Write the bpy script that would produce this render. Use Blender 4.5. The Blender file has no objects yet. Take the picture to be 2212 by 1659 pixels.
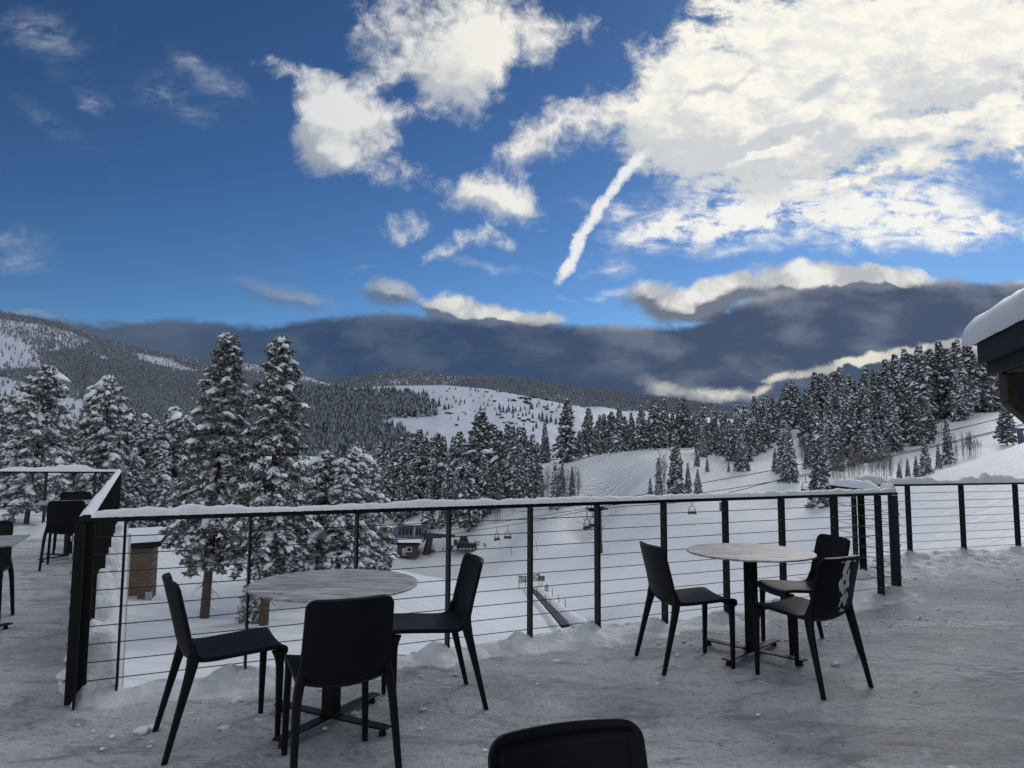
import bpy, math, random
import numpy as np
from mathutils import Vector, Matrix, noise as mnoise

random.seed(7)
RNG = np.random.default_rng(7)
R = math.radians
SC = bpy.context.scene
COL = SC.collection

# ------------------------------------------------------------------ camera model (photo measured at 2212 x 1659)
F, CX, CY, EYE = 1530.0, 1106.0, 829.5, 1.48
PITCH, ROLL = math.atan((970.0 - CY) / F), 0.0056
CAMROT = (Matrix.Rotation(math.pi / 2 + PITCH, 3, 'X') @ Matrix.Rotation(ROLL, 3, 'Z'))
CR = np.array(CAMROT)


def ray(px, py):
    return CR @ np.array([(px - CX) / F, (CY - py) / F, -1.0])


def at_z(px, py, z):
    d = ray(px, py)
    t = (z - EYE) / d[2]
    return np.array([0, 0, EYE]) + t * d


def at_y(px, py, Y):
    d = ray(px, py)
    return np.array([0, 0, EYE]) + d * (Y / d[1])


def proj(P):
    c = CR.T @ (np.array(P, float) - np.array([0, 0, EYE]))
    return CX + F * c[0] / -c[2], CY - F * c[1] / -c[2]


# ------------------------------------------------------------------ mesh building
class MB:
    def __init__(self):
        self.v, self.f, self.n = [], [], 0

    def add(self, V, Fa, mat=0, smooth=True):
        V = np.asarray(V, float).reshape(-1, 3)
        if isinstance(Fa, list) and Fa and len({len(q) for q in Fa}) > 1:
            for k in {len(q) for q in Fa}:
                self.f.append((np.array([q for q in Fa if len(q) == k], int) + self.n, mat, smooth))
        else:
            self.f.append((np.asarray(Fa, int) + self.n, mat, smooth))
        self.v.append(V)
        self.n += len(V)
        return self

    def box(self, c, s, ax=None, mat=0, bev=0.0):
        c = np.array(c, float)
        s = np.array(s, float) / 2
        A = np.eye(3) if ax is None else np.array(ax, float)   # rows = local axes
        if bev <= 0:
            sg = np.array([[x, y, z] for x in (-1, 1) for y in (-1, 1) for z in (-1, 1)], float)
            V = c + (sg * s) @ A
            self.add(V, [[0, 1, 3, 2], [4, 6, 7, 5], [0, 4, 5, 1], [2, 3, 7, 6], [0, 2, 6, 4], [1, 5, 7, 3]], mat, False)
        else:
            b = min(bev, *(s * .9))
            P = [(1, 0), (1, 1), (0, 1), (-1, 1), (-1, 0), (-1, -1), (0, -1), (1, -1)]
            x, y, z = s
            oct_ = [(x, -y + b), (x, y - b), (x - b, y), (-x + b, y), (-x, y - b), (-x, -y + b), (-x + b, -y), (x - b, -y)]
            rings = []
            for zz, k in ((-z, b), (-z + b, 0), (z - b, 0), (z, b)):
                rings.append([(px * (x - k) / x, py * (y - k) / y, zz) for px, py in oct_])
            V = c + np.array(rings).reshape(-1, 3) @ A
            Fq = [[i * 8 + j, i * 8 + (j + 1) % 8, (i + 1) * 8 + (j + 1) % 8, (i + 1) * 8 + j] for i in range(3) for j in range(8)]
            self.add(V, Fq, mat, False)
            self.add(V[:8], [list(range(7, -1, -1))], mat, False)
            self.add(V[24:], [list(range(8))], mat, False)
        return self

    def tube(self, pts, rad, n=6, mat=0, cap=True, smooth=True):
        P = np.array(pts, float)
        m = len(P)
        rad = np.broadcast_to(np.array(rad, float), (m,))
        T = np.gradient(P, axis=0)
        T /= np.linalg.norm(T, axis=1)[:, None] + 1e-12
        up = np.array([0, 0, 1.0]) if abs(T[0][2]) < .9 else np.array([0, 1.0, 0])
        X = np.cross(T, up)
        X /= np.linalg.norm(X, axis=1)[:, None] + 1e-12
        Y = np.cross(T, X)
        a = np.arange(n) * 2 * math.pi / n
        V = (P[:, None] + rad[:, None, None] * (np.cos(a)[None, :, None] * X[:, None] + np.sin(a)[None, :, None] * Y[:, None])).reshape(-1, 3)
        i = np.arange(m - 1)[:, None] * n
        j = np.arange(n)[None]
        jn = (j + 1) % n
        Q = np.stack([i + j, i + jn, i + n + jn, i + n + j], -1).reshape(-1, 4)
        self.add(V, Q, mat, smooth)
        if cap:
            self.add(V[:n], [list(range(n))], mat, False)
            self.add(V[-n:], [list(range(n - 1, -1, -1))], mat, False)
        return self

    def lathe(self, prof, c=(0, 0, 0), n=32, mat=0, smooth=True):
        prof = np.array(prof, float)
        a = np.arange(n) * 2 * math.pi / n
        V = np.stack([prof[:, 0:1] * np.cos(a), prof[:, 0:1] * np.sin(a), np.repeat(prof[:, 1:2], n, 1)], -1).reshape(-1, 3) + np.array(c)
        m = len(prof)
        i = np.arange(m - 1)[:, None] * n
        j = np.arange(n)[None]
        jn = (j + 1) % n
        self.add(V, np.stack([i + j, i + jn, i + n + jn, i + n + j], -1).reshape(-1, 4), mat, smooth)
        return self

    def grid(self, V, mat=0, smooth=True, closed=False):
        V = np.asarray(V, float)
        a, b = V.shape[:2]
        i = np.arange(a - 1)[:, None] * b
        j = np.arange(b if closed else b - 1)[None]
        jn = (j + 1) % b
        self.add(V.reshape(-1, 3), np.stack([i + j, i + jn, i + b + jn, i + b + j], -1).reshape(-1, 4), mat, smooth)
        return self

    def prism(self, poly, z0, z1, mat=0):
        n = len(poly)
        V = [(x, y, z0) for x, y in poly] + [(x, y, z1) for x, y in poly]
        Q = [[i, (i + 1) % n, n + (i + 1) % n, n + i] for i in range(n)]
        self.add(V, Q, mat, False)
        self.add(V[:n], [list(range(n - 1, -1, -1))], mat, False)
        self.add(V[n:], [list(range(n))], mat, False)
        return self

    def mesh(self, name, mats):
        me = bpy.data.meshes.new(name)
        V = np.concatenate(self.v)
        me.vertices.add(len(V))
        me.vertices.foreach_set('co', V.ravel().astype(np.float32))
        loops = np.concatenate([f.ravel() for f, _, _ in self.f])
        cnt = np.concatenate([np.full(len(f), f.shape[1]) for f, _, _ in self.f])
        mi = np.concatenate([np.full(len(f), m) for f, m, _ in self.f])
        sm = np.concatenate([np.full(len(f), s) for f, _, s in self.f])
        me.loops.add(len(loops))
        me.loops.foreach_set('vertex_index', loops.astype(np.int32))
        me.polygons.add(len(cnt))
        st = np.concatenate([[0], np.cumsum(cnt)[:-1]])
        me.polygons.foreach_set('loop_start', st.astype(np.int32))
        me.polygons.foreach_set('material_index', mi.astype(np.int32))
        me.polygons.foreach_set('use_smooth', sm.astype(bool))
        for m in (mats if isinstance(mats, (list, tuple)) else [mats]):
            me.materials.append(m)
        me.update(calc_edges=True)
        me.validate()
        return me

    def build(self, name, mats, parent=None):
        o = bpy.data.objects.new(name, self.mesh(name, mats))
        COL.objects.link(o)
        o.parent = parent
        return o


def tag(o, label, cat, group=None, kind=None):
    o['label'] = label
    o['category'] = cat
    if group:
        o['group'] = group
    if kind:
        o['kind'] = kind
    return o


def empty(name, loc=(0, 0, 0), rz=0.0):
    o = bpy.data.objects.new(name, None)
    o.empty_display_size = .2
    o.location = loc
    o.rotation_euler = (0, 0, rz)
    COL.objects.link(o)
    return o


def copy_tree(o, parent=None):
    c = o.copy()
    COL.objects.link(c)
    c.parent = parent
    for ch in list(o.children):
        copy_tree(ch, c)
    return c


def fbm(x, y, z=0.0, o=4):
    s, a, f = 0.0, .5, 1.0
    for _ in range(o):
        s += a * mnoise.noise((x * f, y * f, z * f))
        a *= .5
        f *= 2.03
    return s


# ------------------------------------------------------------------ materials
class NT:
    def __init__(self, tree):
        self.t = tree

    def n(self, typ, ins=None, **kw):
        nd = self.t.nodes.new(typ)
        for k, v in kw.items():
            setattr(nd, k, v)
        for k, v in (ins or {}).items():
            s = nd.inputs[k]
            if isinstance(v, bpy.types.NodeSocket):
                self.t.links.new(v, s)
            else:
                s.default_value = v
        return nd

    def math(self, op, a, b=0.0, c=0.0, clamp=False):
        return self.n('ShaderNodeMath', {0: a, 1: b, 2: c}, operation=op, use_clamp=clamp).outputs[0]

    def step(self, v, lo, hi, a=0.0, b=1.0, kind='SMOOTHSTEP'):
        return self.n('ShaderNodeMapRange', {0: v, 1: lo, 2: hi, 3: a, 4: b}, interpolation_type=kind).outputs[0]

    def noise(self, vec, scale, detail=4, rough=.55, dist=0.0):
        return self.n('ShaderNodeTexNoise', {'Vector': vec, 'Scale': scale, 'Detail': detail, 'Roughness': rough, 'Distortion': dist})

    def mix(self, f, a, b, blend='MIX'):
        nd = self.n('ShaderNodeMix', data_type='RGBA', blend_type=blend)
        for idx, v in ((0, f), (6, a), (7, b)):
            if isinstance(v, bpy.types.NodeSocket):
                self.t.links.new(v, nd.inputs[idx])
            else:
                nd.inputs[idx].default_value = v if idx == 0 else (*v[:3], 1)
        return nd.outputs[2]

    def mapping(self, vec, scale=(1, 1, 1), rot=(0, 0, 0), loc=(0, 0, 0), typ='POINT'):
        return self.n('ShaderNodeMapping', {'Vector': vec, 'Scale': scale, 'Rotation': rot, 'Location': loc}, vector_type=typ).outputs[0]


def new_mat(name):
    m = bpy.data.materials.new(name)
    m.use_nodes = True
    t = NT(m.node_tree)
    b = m.node_tree.nodes['Principled BSDF']
    return m, t, b


def plain(name, col, rough=.5, metal=0.0, var=.0, scale=20, bump=0.0, bscale=60, coord='Object', spec=.5):
    m, t, b = new_mat(name)
    b.inputs['Roughness'].default_value = rough
    b.inputs['Metallic'].default_value = metal
    b.inputs['Specular IOR Level'].default_value = spec
    tc = t.n('ShaderNodeTexCoord').outputs[coord]
    if var > 0:
        nz = t.noise(tc, scale, 5).outputs[0]
        c = t.mix(t.step(nz, .3, .7, kind='LINEAR'), [q * (1 - var) for q in col], [min(q * (1 + var), 1) for q in col])
        m.node_tree.links.new(c, b.inputs['Base Color'])
    else:
        b.inputs['Base Color'].default_value = (*col, 1)
    if bump > 0:
        nb = t.noise(tc, bscale, 4).outputs[0]
        bn = t.n('ShaderNodeBump', {'Height': nb, 'Strength': 1.0, 'Distance': bump})
        m.node_tree.links.new(bn.outputs[0], b.inputs['Normal'])
    return m


def snow_mat(name, col=(.80, .825, .86), scales=((1.2, .05), (9, .012)), tracks=False, dirt=None):
    m, t, b = new_mat(name)
    b.inputs['Roughness'].default_value = .55
    b.inputs['Specular IOR Level'].default_value = .3
    geo = t.n('ShaderNodeNewGeometry').outputs['Position']
    h = None
    for s, d in scales:
        nz = t.noise(geo, s, 5, .6).outputs[0]
        h2 = t.math('MULTIPLY', nz, d)
        h = h2 if h is None else t.math('ADD', h, h2)
    c = None
    if tracks:
        # groomed corduroy / ski tracks cut into the valley snow
        st = t.mapping(geo, scale=(.10, .55, .3), rot=(0, 0, R(-14)))
        n1 = t.noise(st, 1.6, 5, .62, .6).outputs[0]
        h = t.math('ADD', h, t.math('MULTIPLY', n1, .55))
        wv = t.n('ShaderNodeTexWave', {'Vector': t.mapping(geo, rot=(0, 0, R(72))), 'Scale': .16, 'Distortion': 30.0, 'Detail': 4.0, 'Detail Scale': .22, 'Detail Roughness': .6}).outputs[1]
        wv2 = t.n('ShaderNodeTexWave', {'Vector': t.mapping(geo, rot=(0, 0, R(105))), 'Scale': .22, 'Distortion': 40.0, 'Detail': 4.0, 'Detail Scale': .16}).outputs[1]
        run = t.n('ShaderNodeTexGradient', {'Vector': t.mapping(geo, loc=(28, 168, -7), scale=(34, 46, 60), typ='TEXTURE')}, gradient_type='SPHERICAL').outputs[1]
        run2 = t.n('ShaderNodeTexGradient', {'Vector': t.mapping(geo, loc=(70, 190, 2), scale=(16, 60, 60), rot=(0, 0, R(-15)), typ='TEXTURE')}, gradient_type='SPHERICAL').outputs[1]
        rm = t.math('ADD', t.step(run, .05, .45), t.step(run2, .1, .5), clamp=True)
        tr = t.math('MULTIPLY', t.math('ADD', t.step(wv, .55, .95), t.step(wv2, .65, .95)), rm)
        h = t.math('SUBTRACT', h, t.math('MULTIPLY', tr, .34))
    if dirt:
        c = t.mix(t.step(t.noise(geo, dirt[0], 6).outputs[0], .42, .7), col, dirt[1])
        m.node_tree.links.new(c, b.inputs['Base Color'])
    else:
        b.inputs['Base Color'].default_value = (*col, 1)
    bn = t.n('ShaderNodeBump', {'Height': h, 'Strength': 1.0, 'Distance': 1.0})
    m.node_tree.links.new(bn.outputs[0], b.inputs['Normal'])
    return m


M = {}
M['snow_far'] = snow_mat('valley_snow', scales=((.25, .16), (1.5, .08)), tracks=True)
M['snow_hill'] = snow_mat('hill_snow', col=(.56, .60, .68), scales=((.03, .6), (.12, .25)))  # darker, bluer colour: cloud shade on the far hills is put into the snow
M['snow_rail'] = snow_mat('fresh_snow', scales=((14, .012), (60, .004)))
M['snow_bank'] = snow_mat('bank_snow', col=(.72, .74, .77), scales=((7, .04), (24, .018), (70, .006)), dirt=(5, (.52, .54, .56)))
M['snow_tree'] = plain('branch_snow', (.80, .82, .86), .6, var=.06, scale=3)
M['chair'] = plain('black_plastic', (.0062, .007, .0092), .55, spec=.16, var=.2, scale=6, bump=.0004, bscale=500)
M['metal'] = plain('black_steel', (.0045, .0048, .0055), .5, spec=.22, var=.25, scale=12, bump=.0004, bscale=90)
M['cable'] = plain('steel_cable', (.035, .037, .04), .5, .6)
M['bolt'] = plain('bolt_steel', (.45, .46, .48), .35, .8)
M['bark'] = plain('grey_bark', (.060, .050, .044), .9, var=.45, scale=7, bump=.02, bscale=14)
M['bark_red'] = plain('red_bark', (.082, .058, .044), .9, var=.5, scale=8, bump=.02, bscale=16)
M['aspen'] = plain('pale_bark', (.17, .16, .155), .85, var=.3, scale=5)
M['fascia'] = plain('black_fascia', (.008, .0095, .012), .65, spec=.2, var=.3, scale=(3), bump=.001, bscale=40)
M['timber'] = plain('brown_timber', (.052, .035, .024), .7, var=.35, scale=9, bump=.002, bscale=40)
M['wallboard'] = plain('dark_cladding', (.028, .026, .026), .75, var=.25, scale=5, bump=.002, bscale=30)
M['glass'] = plain('dark_glass', (.008, .009, .011), .15, spec=.3)
M['terminal'] = plain('blue_grey_panel', (.065, .085, .13), .4, var=.15, scale=2)
M['trim'] = plain('pale_trim', (.35, .37, .40), .4)
M['hut'] = plain('brown_boards', (.070, .043, .027), .8, var=.25, scale=6)
M['white'] = plain('white_frame', (.75, .76, .78), .5)
M['cat'] = plain('snowcat_body', (.020, .019, .019), .35)
M['cat_red'] = plain('rust_red_paint', (.075, .034, .022), .4)
M['belt'] = plain('rubber_belt', (.030, .031, .034), .8, var=.25, scale=1.5)
M['pole'] = plain('marker_pole', (.05, .045, .04), .7)
M['fence_grey'] = plain('banner_grey', (.12, .125, .13), .7)
M['lettering'] = plain('banner_white', (.72, .73, .75), .6)
M['liftmetal'] = plain('lift_steel', (.055, .06, .07), .5, .3, var=.2, scale=3)
M['seatpad'] = plain('lift_seat', (.02, .02, .022), .6)
M['bluepole'] = plain('blue_tower', (.07, .095, .15), .5, .2)
M['mound'] = plain('concrete', (.32, .32, .32), .8, var=.15, scale=6)


def needle_mat(name, dark, frost, amount, scale):
    m, t, b = new_mat(name)
    b.inputs['Roughness'].default_value = .75
    b.inputs['Specular IOR Level'].default_value = .2
    tc = t.n('ShaderNodeTexCoord').outputs['Object']
    rnd = t.n('ShaderNodeObjectInfo').outputs['Random']
    nz = t.noise(tc, scale, 3, .6).outputs[0]
    g = t.mix(t.noise(tc, scale * .35, 2).outputs[0], dark, [q * 2.1 for q in dark])
    c = t.mix(t.math('MULTIPLY', t.step(nz, .44, .60), amount), g, frost)
    c = t.mix(t.math('MULTIPLY', rnd, .25), c, [q * .7 for q in frost])
    m.node_tree.links.new(c, b.inputs['Base Color'])
    return m


M['needle'] = needle_mat('pine_needles', (.030, .034, .028), (.42, .43, .44), .80, 5)
M['needle_mid'] = needle_mat('spruce_needles', (.022, .026, .023), (.42, .43, .45), .78, 2.2)
M['needle_far'] = needle_mat('far_needles', (.036, .043, .053), (.43, .46, .52), .75, .22)  # frosted trees; blue-grey distance haze is put into these colours too
M['shrub'] = needle_mat('shrub_twigs', (.035, .032, .030), (.30, .31, .33), .4, .8)

# table top: grey stone-look laminate with long dark streaks
m, t, b = new_mat('streaked_laminate')
tc = t.n('ShaderNodeTexCoord').outputs['Object']
s1 = t.noise(t.mapping(tc, scale=(1.3, 9, 1), rot=(0, 0, R(16))), 3.2, 7, .68, 1.1).outputs[0]
s2 = t.noise(t.mapping(tc, scale=(2, 22, 1), rot=(0, 0, R(22))), 3, 5, .6, .7).outputs[0]
c = t.mix(t.step(s1, .40, .60), (.17, .168, .165), (.46, .455, .45))
c = t.mix(t.math('MULTIPLY', t.step(s2, .50, .70), .55), c, (.15, .148, .147))
m.node_tree.links.new(c, b.inputs['Base Color'])
b.inputs['Roughness'].default_value = .5
M['top'] = m

# deck: packed, half-scraped snow over grey concrete
m, t, b = new_mat('packed_snow_deck')
geo = t.n('ShaderNodeNewGeometry').outputs['Position']
gs = t.mapping(geo, scale=(.62, 1.25, 1), rot=(0, 0, R(-14)))
n_big = t.noise(gs, .85, 7, .66, .8).outputs[0]
n_mid = t.noise(gs, 4.2, 8, .72, .9).outputs[0]
n_str = t.noise(t.mapping(geo, scale=(.5, 2.6, 1), rot=(0, 0, R(-10))), 9, 6, .7, 1.2).outputs[0]
n_fine = t.noise(geo, 30, 5, .7).outputs[0]
n_spk = t.noise(geo, 85, 3, .6).outputs[0]
c = t.mix(t.step(n_big, .40, .58), (.60, .61, .625), (.86, .88, .905))
c = t.mix(t.math('MULTIPLY', t.step(n_mid, .52, .62), .75), c, (.86, .88, .91))
c = t.mix(t.math('MULTIPLY', t.step(n_mid, .46, .38), .62), c, (.30, .303, .31))
vor = t.n('ShaderNodeTexVoronoi', {'Vector': t.mapping(geo, scale=(1, 1.5, 1), rot=(0, 0, R(20))), 'Scale': 5.5, 'Smoothness': .6}, feature='SMOOTH_F1').outputs[0]
pits = t.math('MULTIPLY', t.step(vor, .10, .42), t.step(n_big, .45, .6))
c = t.mix(t.math('MULTIPLY', t.step(n_str, .44, .35), .42), c, (.27, .275, .285))
c = t.mix(t.math('MULTIPLY', t.step(n_fine, .50, .35), .52), c, (.23, .233, .24))
c = t.mix(t.math('MULTIPLY', t.step(n_spk, .58, .68), .6), c, (.80, .81, .83))
n_pat = t.noise(gs, 2.1, 8, .74, 1.2).outputs[0]
c = t.mix(t.math('MULTIPLY', t.step(n_pat, .53, .585), .62), c, (.84, .86, .885))
c = t.mix(t.math('MULTIPLY', t.step(n_pat, .43, .375), .50), c, (.26, .263, .27))
m.node_tree.links.new(c, b.inputs['Base Color'])
h = t.math('ADD', t.math('ADD', t.math('MULTIPLY', n_mid, .09), t.math('MULTIPLY', pits, .035)), t.math('ADD', t.math('MULTIPLY', n_fine, .060), t.math('ADD', t.math('MULTIPLY', n_spk, .008), t.math('MULTIPLY', n_str, .02))))
bn = t.n('ShaderNodeBump', {'Height': h, 'Strength': 1.0, 'Distance': 1.0})
m.node_tree.links.new(bn.outputs[0], b.inputs['Normal'])
b.inputs['Specular IOR Level'].default_value = .3
rr = t.step(n_mid, .3, .6, .45, .7)
m.node_tree.links.new(rr, b.inputs['Roughness'])
M['deck'] = m

# brick
m, t, b = new_mat('brown_brick')
tc = t.n('ShaderNodeTexCoord').outputs['Object']
br = t.n('ShaderNodeTexBrick', {'Vector': t.mapping(tc, rot=(R(90), 0, 0)), 'Color1': (.145, .105, .076, 1), 'Color2': (.105, .075, .055, 1), 'Mortar': (.05, .042, .036, 1), 'Scale': 1.0, 'Mortar Size': .012, 'Brick Width': .42, 'Row Height': .16})
m.node_tree.links.new(br.outputs[0], b.inputs['Base Color'])
b.inputs['Roughness'].default_value = .9
M['brick'] = m

# ------------------------------------------------------------------ terrain (one sheet, polar grid, spline through surveyed points)
CP = []


def cp(px, py, Y):
    P = at_y(px, py, Y)
    CP.append((P[0], P[1], P[2]))


for a in np.arange(-80, 81, 20):
    for r_, z_ in ((3.0, -4.6), (9.0, -5.2)):
        CP.append((r_ * math.sin(R(a)), r_ * math.cos(R(a)), z_ + (1.6 if a > 40 else 0)))
    CP.append((900 * math.sin(R(a)), 900 * math.cos(R(a)), -6.0))
for a in (-80, -60, 60, 80):
    CP.append((40 * math.sin(R(a)), 40 * math.cos(R(a)), -3.5 if a < 0 else 1.0))
    CP.append((150 * math.sin(R(a)), 150 * math.cos(R(a)), -3.0 if a < 0 else 6.0))
for q in [(-200, 1125, 48), (56, 1131, 46), (150, 1122, 52), (-200, 1040, 110), (100, 1040, 110), (250, 1060, 110), (400, 1062, 120), (600, 1060, 150),
          (330, 1125, 72), (330, 1200, 52), (330, 1288, 37), (442, 1334, 33), (569, 1350, 32), (660, 1310, 37), (760, 1286, 42), (900, 1335, 42), (850, 1232, 72), (1000, 1300, 55),
          (200, 1180, 48), (200, 1320, 32), (700, 1110, 150), (500, 1150, 75), (600, 1200, 62), (420, 1250, 44),
          (1340, 1305, 52), (890, 1199, 165), (1000, 1188, 165), (1090, 1180, 162), (960, 1250, 100), (840, 1190, 165),
          (1298, 1193, 150), (1450, 1200, 100), (1450, 1280, 60), (1600, 1150, 100), (1600, 1250, 55), (1772, 1093, 115), (1800, 1180, 55),
          (1950, 1100, 58), (1950, 1041, 95), (2100, 996, 90), (2212, 956, 85), (2400, 900, 80), (2100, 1060, 50), (2212, 1030, 45), (2100, 1170, 25), (2212, 1180, 19), (1960, 1180, 34),
          (1950, 1037, 122), (2050, 1010, 130), (2120, 986, 136), (2212, 962, 145), (2350, 930, 155), (1840, 1040, 122), (1870, 1002, 150),
          (1708, 1040, 130), (1695, 1020, 138), (1740, 1065, 122), (1600, 1015, 150), (1528, 1017, 150), (1508, 1068, 130), (1461, 1069, 130), (1405, 1069, 132), (1350, 1120, 128),
          (1340, 1035, 165), (1340, 1080, 142), (1250, 1060, 165), (1170, 1078, 170), (1050, 1120, 170), (950, 1140, 175), (860, 1115, 192), (1200, 1120, 150), (1130, 1150, 155),
          (1170, 1000, 212), (1225, 999, 208), (1272, 985, 212), (1338, 975, 216), (1415, 968, 220), (1478, 966, 222), (1540, 976, 196), (1577, 996, 170), (1632, 970, 192),
          (1660, 937, 220), (1715, 924, 226), (1763, 915, 226), (1690, 960, 192), (1818, 932, 205), (1900, 945, 185), (1990, 928, 186), (2030, 932, 178), (2071, 907, 190), (2150, 915, 172),
          (2100, 891, 215), (2200, 887, 222), (2350, 872, 222), (720, 1000, 480), (300, 1000, 350), (0, 1000, 350), (-300, 1000, 350)]:
    cp(*q)
for px, Y, z in [(1100, 300, -14), (1225, 300, -7), (1478, 310, -5), (1640, 300, 2), (1763, 290, 9), (1900, 270, 15), (2100, 270, 16), (2300, 270, 18), (900, 300, -19), (1225, 450, -22), (1478, 450, -18),
                 (1763, 450, 0), (2100, 450, 8), (2300, 420, 10), (600, 300, -14)]:
    d = ray(px, 970)
    CP.append((d[0] * Y / d[1], Y, z))
BELT0, BELT1 = at_y(1149, 1272, 85), at_y(1205, 1333, 60)
for k in np.linspace(-.25, 1.35, 9):
    q = BELT0 + (BELT1 - BELT0) * k
    CP.append((q[0], q[1], q[2] - .12))
CPa = np.array(CP)


def polar(x, y):
    r = np.hypot(x, y)
    return np.stack([np.arctan2(x, y) * 2.2, np.log(r)], -1), r


def tps(d2):
    return np.where(d2 > 1e-12, d2 * np.log(np.maximum(d2, 1e-12)), 0.0)


_Q, _r = polar(CPa[:, 0], CPa[:, 1])
_t = (CPa[:, 2] - EYE) / _r
_n = len(_Q)
_K = tps(((_Q[:, None] - _Q[None]) ** 2).sum(-1)) + np.eye(_n) * 2e-3
_P = np.c_[np.ones(_n), _Q]
_S = np.linalg.solve(np.block([[_K, _P], [_P.T, np.zeros((3, 3))]]), np.r_[_t, 0, 0, 0])


def terr_z(x, y):
    x, y = np.atleast_1d(np.asarray(x, float)), np.atleast_1d(np.asarray(y, float))
    q, r = polar(x.ravel(), y.ravel())
    out = np.empty(len(q))
    for i in range(0, len(q), 20000):
        k = tps(((q[i:i + 20000, None] - _Q[None]) ** 2).sum(-1))
        out[i:i + 20000] = k @ _S[:_n] + np.c_[np.ones(len(k)), q[i:i + 20000]] @ _S[_n:]
    return (EYE + out * r).reshape(x.shape)


def tz(x, y):
    return float(terr_z(x, y)[0])


def terr_hit(px, py, lo=14.0, hi=520.0):
    d = ray(px, py)
    d = d / d[1]
    Y = np.geomspace(lo, hi, 500)
    gap = EYE + d[2] * Y - terr_z(d[0] * Y, Y)
    k = np.where(gap <= 0)[0]
    if len(k) == 0 or k[0] == 0:
        return None
    i = k[0]
    a = gap[i - 1] / (gap[i - 1] - gap[i])
    y = Y[i - 1] + a * (Y[i] - Y[i - 1])
    return np.array([d[0] * y, y, tz(d[0] * y, y)])


az = np.linspace(R(-80), R(80), 420)
rr_ = np.geomspace(2.6, 950, 330)
A, RR = np.meshgrid(az, rr_)
X, Yg = RR * np.sin(A), RR * np.cos(A)
Zg = terr_z(X, Yg)
# gentle natural unevenness
nz_ = np.sin(X * .11 + 1.3 * np.sin(Yg * .07)) * np.sin(Yg * .09 + 1.1 * np.sin(X * .05)) * np.minimum(RR, 120) * .0012
Zg = Zg + nz_
tm = MB().grid(np.stack([X, Yg, Zg], -1))
g_o = tm.build('snowfield', M['snow_far'])
tag(g_o, 'snow covered valley floor and ski slopes beyond the railings', 'snowfield', kind='structure')


def hill(name, label, crest, base_y, r0, r1, shape, x0, x1, mat, noise_amp, nx=220, ns=60):
    xs = np.linspace(x0, x1, nx)
    cy = np.interp(xs, [q[0] for q in crest], [q[1] for q in crest])
    s = np.concatenate([np.linspace(0, 1, ns), np.linspace(1.03, 1.4, 12)])
    V = np.zeros((len(s), nx, 3))
    for j, px in enumerate(xs):
        dt, db = ray(px, cy[j]), ray(px, base_y)
        hx = dt[0] / dt[1]
        n_ = math.sqrt(1 + hx * hx)
        tt, tb = dt[2] / dt[1], db[2] / db[1]
        for i, si in enumerate(s):
            Y = r0 + (r1 - r0) * si
            if si <= 1:
                t_ = tb + (tt - tb) * si ** shape
            else:
                t_ = tt - (si - 1) * .22
            w = min(1.0, 4 * si) * (1 if si > 1 else min(1.0, (1 - si) * 6 + .05))
            z = EYE + t_ * Y + w * noise_amp * fbm(px * .012, si * 5.0, 3.3)
            V[i, j] = (hx * Y, Y, z)
    o = MB().grid(V).build(name, mat)
    tag(o, label, 'hill', kind='structure')

    def sample(px, si):
        u = (px - x0) / (x1 - x0) * (nx - 1)
        j = min(max(int(u), 0), nx - 2)
        v = si * (ns - 1)
        i = min(max(int(v), 0), ns - 2)
        a, b_ = u - j, v - i
        return ((V[i, j] * (1 - a) + V[i, j + 1] * a) * (1 - b_) + (V[i + 1, j] * (1 - a) + V[i + 1, j + 1] * a) * b_)
    return sample


CREST1 = [(380, 960), (450, 930), (560, 885), (640, 848), (700, 843), (740, 839), (830, 834), (960, 832), (1050, 840), (1150, 858), (1250, 879), (1330, 898), (1400, 912), (1600, 940), (1760, 960)]
CREST2 = [(-500, 640), (-200, 655), (0, 675), (100, 692), (133, 700), (187, 723), (250, 741), (290, 751), (367, 768), (417, 779), (533, 784), (633, 804), (727, 834), (780, 850), (900, 880), (1000, 900)]
CREST3 = [(500, 840), (640, 828), (691, 821), (769, 816), (830, 806), (873, 802), (938, 806), (964, 812), (1042, 815), (1107, 819), (1160, 824), (1212, 835), (1267, 843), (1300, 841), (1391, 855), (1482, 869), (1572, 880), (1700, 890), (1900, 900), (2300, 900), (2700, 905)]
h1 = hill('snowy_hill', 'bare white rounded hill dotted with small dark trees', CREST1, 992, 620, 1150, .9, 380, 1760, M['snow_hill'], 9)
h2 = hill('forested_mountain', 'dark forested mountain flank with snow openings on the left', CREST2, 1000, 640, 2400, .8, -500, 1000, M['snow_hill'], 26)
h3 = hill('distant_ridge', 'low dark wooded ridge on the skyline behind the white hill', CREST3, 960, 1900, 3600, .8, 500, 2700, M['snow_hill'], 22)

# ------------------------------------------------------------------ trees
PHI = (1 + 5 ** .5) / 2


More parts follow.
